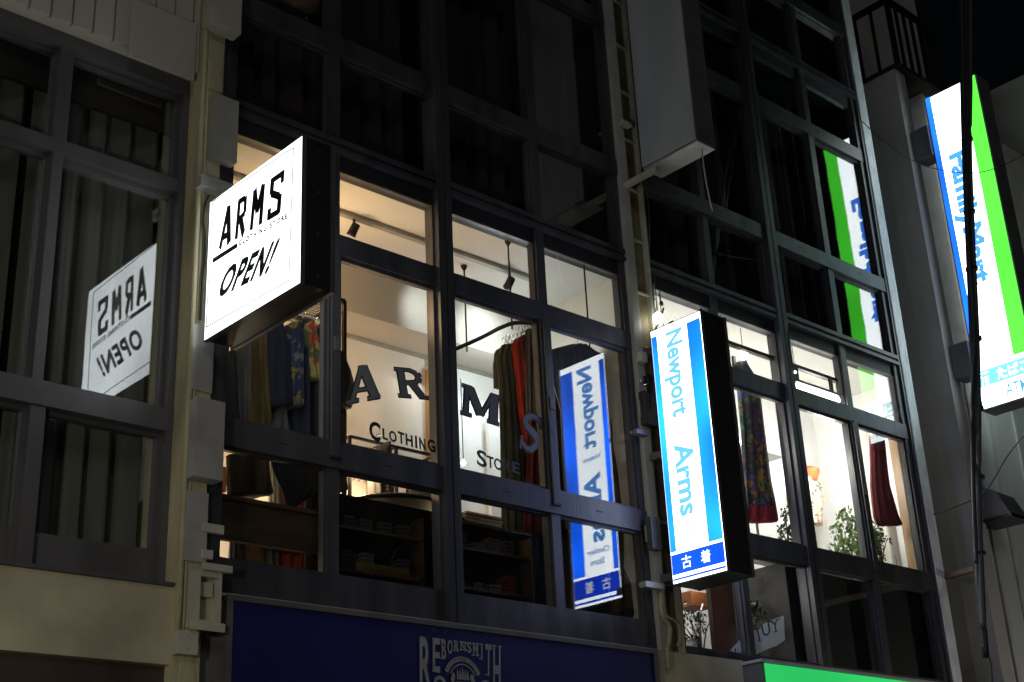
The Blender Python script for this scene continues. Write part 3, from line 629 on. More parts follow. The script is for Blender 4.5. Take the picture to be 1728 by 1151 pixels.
# =================================================================================================================
# RIGHT BUILDINGS
bD = thing('grey_building', 'grey rendered building right of the steel column with a railed balcony', 'building', (11.5, 0, 0))
MB().box(10.88, 11.05, -.10, .619, .12, 9.22).build('wall', M['greywall'], bD)
MB().box(10.36, 12.95, .62, 5.9, 4.3, 13.2).build('recess_wall', M['greywall'], bD)
MB().box(10.36, 10.88, .62, 6, .12, 4.2995).build('lower_recess_wall', M['tanwall'], bD)
MB().box(11.05, 14.2, .0, 6, .12, 6.15).build('lower_wall', M['palewall'], bD)
MB().box(11.5, 14.2, .0, 6, 6.151, 9.22).build('wall', M['greywall'], bD)
MB().box(11.051, 11.499, .16, .3, 6.151, 9.22).build('window_reveal', M['dark'], bD)
b = MB(); b.box(11.051, 11.08, -.02, .15, 6.152, 9.2); b.box(11.18, 11.24, -.0, .14, 6.152, 9.2); b.box(11.47, 11.499, -.02, .15, 6.152, 9.2); b.build('window_frame', M['casewhite'], bD)
MB().box(11.08, 11.18, .03, .036, 6.152, 9.2).build('pane', M['glass'], bD)
b = MB()
for xx in (11.28, 11.6, 12.1): b.box(xx, xx+.05, -.02, -.0005, .12, 6.1)
b.build('wall_batten', M['casewhite'], bD)
# balcony railing
b = MB(); zt, zb = 10.02, 9.24; xa, xb, ya, yb = 10.90, 11.80, -.13, .6
b.bar((xa, ya, zt), (xb, ya, zt), .05); b.bar((xa, ya, zb), (xb, ya, zb), .05); b.bar((xa, ya, zt), (xa, yb, zt), .05); b.bar((xa, ya, zb), (xa, yb, zb), .05)
for k in range(6): b.bar((xa+.14+k*.14, ya, zb), (xa+.14+k*.14, ya, zt), .026)
for k in range(3): b.bar((xa, ya+.2+k*.19, zb), (xa, ya+.2+k*.19, zt), .026)
b.bar((xa, ya, zb), (xa, ya, zt+.02), .045); b.build('balcony_railing', M['blackmetal'], bD)
MB().box(10.87, 11.85, -.16, .618, 9.221, 9.235).build('balcony_edge', M['dark'], bD)
bE = thing('pale_building', 'pale metal clad wall seen at the right edge behind the lit green and white sign', 'building', (15, 0, 0))
MB().box(14.21, 24, -.25, 6, .12, 10.6).build('wall', M['greywall'], bE)
b = MB(); b.box(14.15, 24, -.45, -.2505, 8.2, 8.45); b.box(14.15, 24, -.4, -.2505, 6.0, 6.1); b.build('ledge', M['palewall'], bE)
b = MB()
for k in range(5): b.box(14.6+k*.9, 14.66+k*.9, -.28, -.2505, .12, 6.0)
b.build('wall_batten', M['casewhite'], bE)
# hood
y = -.35; hd = thing('exhaust_hood', 'grey metal exhaust hood on the wall below the lit green and white sign', 'exhaust hood', aY(1690, 880, 0))
A_, B_, C2, D_ = aY(1661, 832, -.01), aY(1694, 838, -.2), aY(1712, 874, -.38), aY(1662, 886, -.01)
zt = A_.z; zb = D_.z; xl = aY(1662, 886, -.1).x
b = MB(); pr = [(0, zt), (-.12, zt-.01), (-.26, zt-.10), (-.34, zb+.03), (-.36, zb), (0, zb)]
b.prism([(xl, yy, zz) for yy, zz in pr], (.3, 0, 0)); b.build('hood_shell', M['hood'], hd, bevel=.004)
MB().box(xl-.02, xl+.32, -.37, -.002, zb-.03, zb-.001).build('hood_lip', M['blackmetal'], hd)
# cable bundle
yc = -1.3
cab([(1621, -30), (1623, 60), (1625, 140), (1628, 250), (1634, 400), (1641, 560), (1646, 700), (1647, 800), (1650, 950), (1664, 1110)], .026, yc, M['cable'], 'black_cable', 'thick black cable running top to bottom in front of the lit green and white sign', group='cables at the right edge')
cab([(1637, -30), (1637, 60), (1637, 140), (1636, 250), (1641, 400), (1648, 560), (1651, 700), (1651, 820), (1655, 950), (1660, 1060)], .022, yc-.02, M['cablegrey'], 'grey_cable', 'dark grey cable twisted beside the thick black cable at the right edge', group='cables at the right edge')
cab([(1629, -30), (1630, 100), (1633, 250), (1633, 400), (1645, 560), (1641, 700), (1644, 860), (1648, 950)], .015, yc-.035, M['cable'], 'black_cable', 'thinnest black cable wound over the thick one at the right edge', group='cables at the right edge')
for py, px in ((236, 1632), (358, 1636), (454, 1640), (572, 1646), (690, 1649), (806, 1650), (935, 1652)):
    p = aY(px, py, yc); tag(MB().tube([p+V((0, 0, -.012)), p+V((0, 0, .012))], .048, 10).build('cable_tie', M['blackmetal']), 'black tie wrapped round the cable bundle at the right edge', 'cable tie', 'ties on the cable bundle')
cab([(1455, 205), (1500, 245), (1560, 280), (1640, 292), (1700, 276), (1760, 240)], .004, -1.0, M['cable'], 'thin_wire', 'thin wire sagging across the upper part of the lit green and white sign', 'wire')
cab([(1760, 700), (1728, 735), (1700, 770), (1662, 830), (1620, 852), (1575, 868)], .005, -.9, M['cable'], 'thin_wire', 'thin slanting wire passing the exhaust hood at the right edge', 'wire')
cab([(1653, 1050), (1664, 1095), (1672, 1120), (1675, 1170)], .007, -1.25, M['cable'], 'loose_wire', 'loose wire curling away from the foot of the cable bundle at bottom right', 'wire')
o = MB().bar(aY(1598, 974, -.02), aY(1648, 958, -.75), .05, .04).build('pipe_bracket', M['rust']); tag(o, 'rusty brown arm reaching from the steel column to the cable bundle', 'bracket')

# =================================================================================================================
# FITTINGS ON THE MIDDLE PIER
def pt(px, py, y): return aY(px, py, y)
for z in [3.6+.42*k for k in range(19)]:
    MB().box(6.8305, 6.9655, -.03, -.0055, z, z+.012).build('channel_rung', M['box'], bB)
for px, py, w, h, m, lab, nm, cat in (
    (1058, 208, .10, .03, 'box', 'small cream bracket on the pier beside the blank sign', 'pier_bracket', 'bracket'),
    (1086, 602, .06, .07, 'siding', 'small tan socket box on the pier left of the lit blue sign', 'socket_box', 'socket box'),
    (1098, 640, .07, .05, 'blackmetal', 'black clamp on the pier left of the top of the lit blue sign', 'pier_clamp', 'clamp'),
    (1098, 690, .13, .24, 'black', 'black transformer box on the pier left of the lit blue sign', 'transformer_box', 'electrical box'),
    (1083, 730, .12, .03, 'hood', 'grey strap across the pier level with the lit blue sign', 'pier_strap', 'strap'),
    (1106, 900, .09, .22, 'hood', 'dark grey lower box on the pier left of the lit blue sign', 'electrical_box', 'electrical box'),
    (1104, 988, .18, .04, 'boxgrey', 'pale clamp plate on the pier beside the foot of the lit blue sign', 'clamp_plate', 'clamp')):
    p = pt(px, py, -.09); t = thing(nm, lab, cat, p)
    MB().box(p.x-w/2, p.x+w/2, -.10, -.046, p.z-h/2, p.z+h/2).build('body', M[m], t, bevel=.006)
    MB().box(p.x-w/2-.008, p.x+w/2+.008, -.056, -.0455, p.z-h/4, p.z+h/4).build('backing_plate', M['boxgrey'], t)
cab([(1080, 640), (1084, 648), (1096, 647)], .006, -.08, M['chrome'], 'metal_hook', 'bright metal hook on the pier left of the lit blue sign', 'hook')
cab([(1115, 1000), (1118, 1040), (1130, 1060), (1126, 1100), (1128, 1130)], .016, -.06, M['beige2'], 'painted_conduit', 'lumpy beige painted conduit on the pier below the lit blue sign', 'conduit')
cab([(1124, 1040), (1143, 1052), (1147, 1072), (1143, 1090)], .008, -.07, M['beige2'], 'painted_cable', 'thin beige cable looping off the painted conduit', 'cable')
cab([(1103, 480), (1104, 520), (1100, 560), (1098, 600)], .004, -.02, M['wirewhite'], 'thin_wire', 'pale thin wire hanging left of the top of the lit blue sign', 'wire')
cab([(1101, 500), (1108, 510), (1104, 540)], .004, -.03, M['wirewhite'], 'thin_wire', 'short pale wire stub hanging beside the beige pier above the lit blue sign', 'wire')
cab([(1086, 300), (1092, 330), (1095, 360), (1096, 420)], .003, -.05, M['cablegrey'], 'thin_wire', 'dark thin wire hanging from the arm of the blank sign', 'wire')
cab([(1117, 470), (1116, 450), (1112, 460), (1113, 500), (1121, 560)], .003, .06, M['black'], 'hanging_wire', 'dark cord looped inside the glass above the lit blue sign', 'cord')
t = thing('dangling_plug', 'black plug dangling on a cord inside the glass above the lit blue sign', 'plug', pt(1116, 512, .06))
p = pt(1116, 512, .06); MB().lathe((p.x, p.y, p.z-.02), [(.004, .04), (.014, .03), (.016, .01), (.006, 0)], 12).build('plug_body', M['black'], t, smooth=True)
MB().tube([p+V((0, 0, .02)), p+V((-.01, 0, .09)), p+V((-.02, 0, .2))], .003, 6).build('cord', M['black'], t)

# =================================================================================================================
# FIRST SHOP: fittings and clothes
def track(name, px0, py0, px1, py1, z, label, m='rail', ext=0.):
    a, c = aZ(px0, py0, z), aZ(px1, py1, z); y = (a.y+c.y)/2; a.y = c.y = y; a.x -= ext
    t = thing(name, label, 'light track', (a+c)/2)
    MB().box(a.x, c.x, y-.02, y+.02, z, z+.028).build('track_rail', M[m], t); return t, y
tr1, ty = track('light_track', 572, 357, 895, 477, 5.81, 'grey light track along the ceiling of the shop left of the beige pier', ext=.9)
def spot_head(px, py, label, aim, m='blackmetal', y=None):
    p = aZ(px, py, 5.74); p.y = y if y else p.y
    t = thing('spotlight', label, 'spotlight', p, 'track spotlights')
    MB().tube([p+V((0, 0, .07)), p], .010, 8).build('stem', M[m], t)
    d = (V(aim)-p).normalized()
    MB().tube([p-d*.04, p-d*.035, p+d*.03, p+d*.05], [.018, .028, .03, .034], 14).build('lamp_head', M[m], t, smooth=True)
    MB().tube([p+d*.0505, p+d*.054], .030, 14).build('lens', emit('spot_lens', (1, .97, .9), .8), t)
    return p, d
p1, d1 = spot_head(603, 383, 'track spotlight on the warm lit ceiling left of the tall post', (4.6, 1.0, 5.0), y=ty)
p2, d2 = spot_head(724, 437, 'track spotlight half hidden by the tall post', (5.6, .92, 5.4), y=ty)
p3, d3 = spot_head(853, 480, 'track spotlight beside the black hanging rods', (6.2, .92, 5.5), y=ty)
# arched rail with rods
ar = thing('hanging_rail', 'black arched clothes rail hung from the ceiling on thin rods', 'clothes rail', (6.1, .4, 5.2))
yr = .22
for px, py, py2, yy in ((857, 407, 556, None), (985, 442, 560, None), (783, 449, 575, None)):
    p = aZ(px, py, 5.835); q = V((p.x, p.y, 5.19))
    MB().tube([p, q], .006, 8).build('rod', M['black'], ar, smooth=True)
    MB().lathe((p.x, p.y, 5.80), [(.008, 0), (.02, .02), (.024, .036)], 12).build('ceiling_rose', M['black'], ar)
def cr(px, py, y): return aY(px, py, y)
arcp = [cr(752, 596, .62), cr(783, 583, .56), cr(820, 566, .45), cr(845, 553, .35), cr(870, 545, .28), cr(905, 547, .22), cr(950, 560, .20), cr(1000, 577, .20), cr(1040, 593, .22), cr(1062, 612, .30), cr(1066, 640, .42)]
pp = []
for i in range(len(arcp)-1):
    a0, a1, a2, a3 = arcp[max(i-1, 0)], arcp[i], arcp[i+1], arcp[min(i+2, len(arcp)-1)]
    for k in range(5):
        t_ = k/5; pp.append(.5*((2*a1)+(a2-a0)*t_+(2*a0-5*a1+4*a2-a3)*t_*t_+(3*a1-a0-3*a2+a3)*t_**3))
MB().tube(pp+[arcp[-1]], .015, 8).build('arched_rail', M['black'], ar, smooth=True)
def hanger(parent, p, w, m='chrome', ax=V((0, 1, 0)), hook=.05):
    b = MB(); ax = ax.normalized(); pts = [p+ax*(.02*math.cos(t))+V((0, 0, hook+.02*math.sin(t))) for t in [PI*k/8*1.3-.6 for k in range(9)]]
    b.tube([p+V((0, 0, 0)), p+V((0, 0, hook-.015))]+pts[::-1][:0]+pts, .0025, 5)
    b.tube([p, p+ax*w/2+V((0, 0, -.06))], .004, 5); b.tube([p, p-ax*w/2+V((0, 0, -.06))], .004, 5)
    return b.build('hanger', M[m], parent, smooth=True)
def garment(name, rows, y, m, label, cat, t=.045, folds=5, amp=.012, group=None, hang=True, hooks=None, seed=0, sub=5, hem=None, hmat=None, ax=V((1, 0, 0))):
    """cloth loft: rows = [(left px, right px, py)] from shoulder to hem at depth y"""
    rnd = random.Random(seed+len(label)); ph = rnd.random()*6
    top = aY((rows[0][0]+rows[0][1])/2, rows[0][2], y)
    T = thing(name, label, cat, top, group)
    R = []; rows = [q if len(q) == 4 else (*q, q[2]) for q in rows]
    for i in range(len(rows)-1):
        for k in range(sub):
            f = k/sub; a, c = rows[i], rows[i+1]; R.append(tuple(a[j]*(1-f)+c[j]*f for j in range(4)))
    R.append(rows[-1])
    def loft(Rs, mm, nm, i0, ntot):
        b = MB(); n = 40; rings = []
        for i, (l, r, py, pyr) in enumerate(Rs):
            g = (i0+i)/ntot; pl, pr = aY(l, py, y), aY(r, pyr, y); c = (pl+pr)/2; hw = (pr.x-pl.x)/2; zz = (pl.z+pr.z)/2
            ring = []
            for k in range(n):
                th = 2*PI*k/n; fo = amp*(.25+g)*math.sin(folds*2*th+ph+.6*math.sin(3*g+ph))+amp*.4*math.sin(folds*3.1*th+2*ph+2*g)
                tt = t*(1-.35*abs(math.cos(th))) + fo
                z_ = pl.z*(1-math.cos(th))/2+pr.z*(1+math.cos(th))/2 + (0 if g < .95 else .01*math.sin(folds*2*th+ph))
                ring.append(b.bm.verts.new((c.x+hw*math.cos(th)+.3*fo*math.cos(th), y+tt*math.sin(th), z_)))
            rings.append(ring)
        for a, c in zip(rings, rings[1:]):
            for k in range(n): b.bm.faces.new((a[k], a[(k+1) % n], c[(k+1) % n], c[k]))
        b.bm.faces.new(rings[0][::-1]); b.bm.faces.new(rings[-1]); return b.build(nm, mm, T, smooth=True)
    if hem:
        k = len(R)-hem; loft(R[:k+1], m, 'fabric', 0, len(R)); loft(R[k:], hmat, 'hem', k, len(R))
    else: loft(R, m, 'fabric', 0, len(R))
    if hang: hanger(T, top+V((0, 0, .008)), .18, ax=ax)
    return T
GR = 'garments on the arched rail'
garment('hanging_dress', [(848, 868, 582), (838, 872, 605), (843, 874, 640), (846, 884, 750), (848, 890, 880), (846, 900, 1015)], .36, C_['olive'], 'long olive dress at the left end of the arched rail', 'dress', group=GR, folds=6, amp=.02)
garment('hanging_shirt', [(842, 862, 588), (838, 866, 610), (842, 866, 650)], .42, C_['charcoal'], 'short sleeved charcoal shirt just behind the olive dress', 'shirt', t=.10, group=GR)
garment('hanging_blouse', [(872, 886, 570), (864, 892, 585), (870, 896, 640), (876, 898, 700), (884, 902, 745)], .30, C_['red'], 'bright red blouse between the olive dress and the striped grey one', 'blouse', t=.05, group=GR, amp=.015)
garment('hanging_dress', [(880, 898, 566), (874, 904, 580), (884, 912, 640), (892, 918, 760), (884, 926, 900)], .27, C_['darkred'], 'dark red dress next to the red blouse behind the letter S', 'dress', t=.05, group=GR, amp=.018)
garment('hanging_dress', [(888, 902, 556), (886, 908, 575), (888, 910, 620), (890, 905, 700)], .24, C_['grey2'], 'grey top between the red blouse and the dark red dress', 'top', t=.03, group=GR, amp=.015)
garment('hanging_shirt', [(960, 990, 582, 590), (930, 1028, 590, 606), (932, 1038, 640, 645), (946, 1042, 690, 700), (950, 1042, 770, 785), (955, 1048, 890, 905)], .30, C_['grey'], 'wide dark grey t-shirt behind the mirrored blue sign', 'shirt', t=.08, group=GR, amp=.02, folds=4)
garment('hanging_dress', [(1052, 1066, 640, 642), (1030, 1076, 668, 672), (1032, 1082, 760), (1036, 1088, 900), (1030, 1090, 1045)], .24, C_['brown'], 'long dark brown dress at the right end of the arched rail', 'dress', t=.06, group=GR, amp=.025)
garment('hanging_dress', [(934, 1010, 655, 668), (938, 1044, 760), (948, 1050, 900), (955, 1050, 1050)], .46, C_['brown'], 'long brown skirt low behind the mirrored blue sign', 'skirt', t=.06, group=GR, amp=.025, hang=False)
garment('hanging_coat', [(880, 925, 760), (880, 930, 860), (870, 935, 960), (860, 940, 1030)], .50, C_['black'], 'black coat hanging low left of the mirrored blue sign', 'coat', t=.08, group=GR, amp=.02, hang=False)
for k, px in enumerate((856, 863, 870, 877, 884, 891)):
    p = aY(px, 584-k*2.5, .30+.02*(5-k)); T = thing('clothes_hanger', 'thin wire hanger on the arched rail', 'hanger', p, 'wire hangers on the arched rail'); hanger(T, p+V((0, 0, -.02)), .12, ax=V((0, 1, 0)), hook=.07)
# wire rack behind the OPEN sign
rk = thing('clothes_rack', 'black framed clothes rack with wire shelf top below the lit OPEN sign', 'clothes rack', (4.2, .4, 3.4))
yb_ = .40; pA = aY(581, 508, yb_)
zr = pA.z; xr = pA.x; b = MB()
b.bar((xr, yb_, 3.42), (xr, yb_, zr), .022); b.bar((xr, yb_+.38, 3.42), (xr, yb_+.38, zr), .022); b.bar((3.65, yb_, 3.42), (3.65, yb_, zr), .022); b.bar((3.65, yb_+.38, 3.42), (3.65, yb_+.38, zr), .022)
b.bar((xr, yb_, zr), (3.65, yb_, zr), .02); b.bar((xr, yb_+.38, zr), (3.65, yb_+.38, zr), .02); b.bar((xr, yb_, zr), (xr, yb_+.38, zr), .02); b.bar((xr, yb_, zr-.07), (xr, yb_+.38, zr-.07), .012)
for zz in (4.6, 4.0): b.bar((xr, yb_, zz), (xr, yb_+.38, zz), .014)
b.build('rack_frame', M['blackmetal'], rk)
b = MB()
for k in range(34): b.tube([(3.66+(xr-3.67)*k/33, yb_+.01, zr+.004), (3.66+(xr-3.67)*k/33, yb_+.37, zr+.004)], .0022, 4)
for k in range(12): b.tube([(3.66, yb_+.02+.03*k, zr), (xr, yb_+.02+.03*k, zr)], .0022, 4)
b.build('wire_shelf', M['blackmetal'], rk)
MB().tube([(3.66, yb_+.19, zr-.07), (xr, yb_+.19, zr-.07)], .011, 8).build('hanging_bar', M['chrome'], rk, smooth=True)
G2 = 'garments on the rack behind the lit sign'
gl_ = [
 ((362, 392, 600), (360, 400, 640), (362, 404, 720), 'charcoal', .50, 'dark charcoal coat at the left end of the rack behind the lit sign', 'coat'),
 ((398, 414, 570), (396, 418, 620), (400, 410, 715), 'pale', .46, 'pale grey trousers hanging left of the patterned shirts', 'trousers'),
 ((424, 442, 560), (420, 446, 590), (428, 450, 725), 'mustard', .50, 'mustard skirt hanging between pale and navy garments', 'skirt'),
 ((446, 470, 548), (444, 486, 590), (448, 490, 690), 'navy', .45, 'navy coat in the middle of the rack behind the lit sign', 'coat'),
 ((484, 500, 548), (482, 506, 580), (486, 502, 690), 'floral', .43, 'navy blouse with yellow flowers left of the yellow printed shirt', 'blouse'),
 ((490, 512, 546), (486, 518, 600), (488, 520, 770), 'navy', .48, 'long navy dress right of the blue and yellow floral blouse', 'dress'),
 ((508, 520, 550), (504, 532, 575), (514, 538, 645), 'yellowprint', .42, 'yellow printed shirt hanging beside the dark window post', 'shirt'),
 ((524, 544, 556), (522, 556, 590), (520, 560, 775), 'charcoal', .46, 'charcoal jacket at the right end of the rack', 'jacket'),
 ((384, 450, 768), (386, 452, 800), (388, 456, 836), 'brown', .34, 'dark brown coat low at the left under the wide transom', 'coat'),
 ((454, 476, 690), (452, 482, 720), (450, 490, 760), 'grey', .50, 'grey trouser hems below the navy coat', 'trousers'),
]
for i, (a, m_, c, mm, y, lab, cat) in enumerate(gl_):
    garment('hanging_'+cat, [a, m_, tuple((u+v)/2 for u, v in zip(m_, c)), c], y, C_[mm], lab, cat, t=.10, folds=4, amp=.02, group=G2, seed=i, hang=(i < 8), ax=V((0, 1, 0)))
garment('hanging_coat', [(565, 574, 596), (560, 590, 625), (560, 600, 665), (562, 590, 690)], .36, C_['black'], 'black jacket sleeve right of the window post beside the letter A', 'jacket', t=.06, group=G2, hang=False)
garment('hanging_trousers', [(566, 582, 690), (566, 580, 760), (570, 580, 830)], .42, C_['brown'], 'brown trousers below the black jacket beside the letter A', 'trousers', t=.05, group=G2, hang=False)
# black garment hanging low with pieces behind
garment('hanging_skirt', [(455, 545, 765, 780), (462, 543, 795, 815), (476, 538, 825, 832), (484, 512, 848, 846), (489, 496, 856, 857)], .30, C_['black'], 'black skirt with a pointed hem under the wide transom on the left', 'skirt', t=.05, amp=.01, hang=False, group=G2)
G3 = 'clothes glimpsed in the lower left windows'
for i, (l, r, t0, b0, mm, lab, cat) in enumerate((
    (468, 488, 800, 860, 'orange', 'orange shirt glimpsed left of the pointed black hem', 'shirt'),
    (490, 508, 830, 864, 'red', 'red cloth glimpsed right of the pointed black hem', 'shirt'),
    (512, 540, 810, 868, 'mottle', 'mottled green and yellow cloth beside the window post', 'shirt'),
    (457, 467, 776, 860, 'cream', 'cream garment strip left of the orange shirt', 'shirt'),
    (366, 378, 790, 832, 'orange', 'salmon cloth sliver at the left end of the lower window', 'shirt'),
    (389, 410, 910, 960, 'denim', 'blue denim cloth in the lowest gap beside the pilaster', 'jeans'),
    (410, 444, 912, 962, 'cream', 'pale cream folded cloth in the lowest gap', 'trousers'),
    (446, 456, 916, 962, 'mottle', 'green mottled cloth in the lowest gap right of the cream one', 'shirt'),
    (458, 467, 918, 962, 'pale', 'pale grey cloth in the lowest gap left of the red one', 'shirt'),
    (468, 512, 926, 966, 'red', 'bright red cloth in the lowest gap under the wooden counter', 'shirt'))):
    garment('hanging_'+cat, [(l, r, t0), (l-1, r+1, (t0+b0)/2), (l, r, b0)], .62 if t0 < 880 else .55, C_[mm], lab, cat, t=.04, folds=4, amp=.015, hang=False, group=G3, seed=i)
a, c = aY(345, 845, .26), aY(553, 915, .26)
ct = thing('wooden_counter', 'dark brown wooden counter behind the lower left window', 'counter', (4, .3, 3.5))
p0, p1_, p2_, p3_ = aY(350, 838, .26), aY(553, 872, .26), aY(553, 940, .26), aY(350, 905, .26)
MB().box(3.56, 4.45, .26, .30, p3_.z, p0.z).build('front_panel', M['wood'], ct)
MB().box(3.56, 4.45, .24, .52, p0.z+.001, p0.z+.025).build('counter_top', M['wood'], ct)
MB().box(3.56, 3.60, .30, .50, 3.17, p3_.z).build('leg', M['wood'], ct); MB().box(4.41, 4.45, .30, .50, 3.17, p3_.z).build('leg', M['wood'], ct)
# second chrome rack further back
rk = thing('clothes_rack', 'chrome clothes rack with bare hangers seen under the word CLOTHING', 'clothes rack', (5.6, .8, 3.2))
q1, q2 = aY(590, 726, .80), aY(735, 780, .80); zz = (q1.z+q2.z)/2
b = MB(); b.bar((q1.x, .8, zz), (q2.x, .8, zz), .018); b.bar((q1.x, 1.1, zz), (q2.x, 1.1, zz), .018)
for xx in (q1.x, aY(668, 740, .8).x, q2.x): b.bar((xx, .8, 3.17), (xx, .8, zz), .018); b.bar((xx, 1.1, 3.17), (xx, 1.1, zz), .018); b.bar((xx, .8, zz), (xx, 1.1, zz), .014)
b.build('rack_frame', M['blackmetal'], rk)
MB().tube([(q1.x, .95, zz-.06), (q2.x, .95, zz-.06)], .012, 8).build('hanging_bar', M['chrome'], rk, smooth=True)
for k in range(12):
    p = V((q1.x+.05+.045*k+(.02 if k > 7 else 0), .95, zz-.115)); T = thing('clothes_hanger', 'chrome hanger on the rack under the word CLOTHING', 'hanger', p, 'bare hangers on the chrome rack'); hanger(T, p, .26, ax=V((0, 1, 0)))
garment('hanging_shirt', [(636, 644, 752), (628, 652, 765), (630, 655, 850)], .72, C_['charcoal'], 'charcoal shirt peak on the rack under the word CLOTHING', 'shirt', t=.12, group=None)
# dark round table with record and cables, sticker board
tb = thing('round_table', 'dark round table with clutter behind the lower middle window', 'table', (5.3, .5, 3.2))
tc_ = aY(660, 858, .55)
MB().lathe((tc_.x, .55, tc_.z-.03), [(.34, 0), (.36, .012), (.36, .022), (.34, .03)], 36).build('table_top', M['black'], tb, smooth=False)
MB().lathe((tc_.x, .55, 3.17), [(.2, 0), (.03, .04), (.03, tc_.z-3.2)], 16).build('pedestal', M['black'], tb)
MB().box(4.31, 5.72, .30, .36, 3.17, tc_.z-.06).build('front_panel', M['blackmatte'], tb)
p = aY(745, 893, .30); tag(MB().box(p.x-.03, p.x+.03, .22, .30, p.z-.01, p.z+.012).build('crumpled_tissue', M['potwhite'], bevel=.006), 'small white crumpled tissue left of the tall post', 'tissue')
a, c = aY(603, 945, .10), aY(690, 974, .10)
st = thing('sticker_card', 'dim yellow card with red print leaning behind the lower middle window', 'card', (a.x, .1, c.z))
MB().box(a.x, c.x, .10, .108, aY(690, 976, .1).z, aY(603, 947, .1).z-.0).build('card', M['yellowcard'], st)
b = MB(); zc = (a.z+c.z)/2-.03
for k in range(9): b.box(a.x+.04+k*.045, a.x+.07+k*.045, .098, .0995, zc-.015, zc+.02)
b.build('card_print', M['redprint'], st)
garment('hanging_shirt', [(700, 735, 815), (690, 745, 835), (686, 748, 850)], .8, C_['pale'], 'pale grey folded shirt on the dark round table', 'shirt', t=.1, hang=False)
cab([(700, 900), (684, 918), (672, 926), (660, 945)], .0025, .2, M['cablegrey'], 'hanging_wire', 'pale cord hanging over the dark table front', 'cord')
# dark cabinet with folded pile
cb = thing('dark_cabinet', 'dark cabinet behind the lower window right of the tall post', 'cabinet', (5.6, .3, 3.2))
zt = aY(800, 893, .30).z
MB().box(5.17, 5.92, .26, .60, 3.17, zt).build('cabinet_body', M['blackmatte'], cb); MB().box(5.15, 5.94, .24, .62, zt+.001, zt+.02).build('cabinet_top', M['wood'], cb)
pl = thing('folded_cloth_pile', 'pale folded cloth pile on the dark cabinet', 'folded clothes', (5.5, .3, zt))
b = MB(); rr = random.Random(2)
pa, pb = aY(775, 885, .35), aY(842, 890, .35)
for k in range(4): b.box(pa.x+rr.random()*.02, pb.x-rr.random()*.03, .29+rr.random()*.01, .50, zt+.022+k*.022, zt+.041+k*.022)
b.build('folded_layers', M['paper'], pl, bevel=.006)
# dim stock in front of the dark boards
GS = 'dim stock on the low shelves'
for x0, x1, lab in ((4.36, 4.98, 'low dark shelf with dim stock behind the lower middle window'), (5.18, 5.84, 'low dark shelf with dim stock right of the tall post')):
    sf = thing('low_shelf', lab, 'shelf', ((x0+x1)/2, .2, 3.2))
    for zz in (3.42, 3.66): MB().box(x0, x1, .14, .245, zz, zz+.015).build('shelf_board', M['wood'], sf)
    for xx in (x0, x1-.015): MB().box(xx, xx+.015, .14, .245, 3.2, 3.80).build('side_panel', M['wood'], sf)
rr = random.Random(17)
for x0, side in ((4.40, 'left'), (5.22, 'right')):
    for zz, row in ((3.436, 'lower'), (3.676, 'upper')):
        for k in range(4):
            xx = x0+.13*k+rr.uniform(0, .02); h = rr.uniform(.04, .13); mm = rr.choice(['navy', 'brown', 'charcoal', 'olive', 'darkred', 'mustard'])
            w_ = rr.uniform(.08, .11)
            b = MB()
            for q in range(max(1, int(h/.022))): b.box(xx+rr.uniform(0, .006), xx+w_-rr.uniform(0, .006), .15, .235, zz+q*.022, zz+q*.022+.019)
            pos = ('first', 'second', 'third', 'last')[k]
            tag(b.build('folded_garment', C_[mm], bevel=.004), 'dim folded cloth, %s from left on the %s board, shelf %s of the tall post' % (pos, row, side), 'folded clothes', GS)
# light panel in the doorway, bulb
dp = thing('white_door_panel', 'white door panel standing ajar behind the letter M', 'door', (5.9, 1.25, 3.2))
a, c = aY(817, 702, 1.18), aY(838, 866, 1.18); MB().box(a.x, a.x+.16, 1.14, 1.17, 3.17, a.z).build('door_leaf', M['wallwhite'], dp)
MB().box(a.x+.12, a.x+.13, 1.11, 1.14, 4.2, 4.35).build('handle', M['chrome'], dp)
p = aY(782, 780, .22)
bl_ = thing('light_bulb', 'small bare warm bulb glowing beside the tall post', 'light bulb', p)
MB().lathe((p.x, p.y, p.z-.02), [(.004, 0), (.012, .006), (.014, .016), (.008, .03), (.005, .036)], 14).build('bulb', emit('warm_bulb', (1, .72, .36), 90), bl_, smooth=True)
MB().tube([p+V((0, 0, .016)), p+V((0, 0, .55))], .003, 6).build('cord', M['black'], bl_)

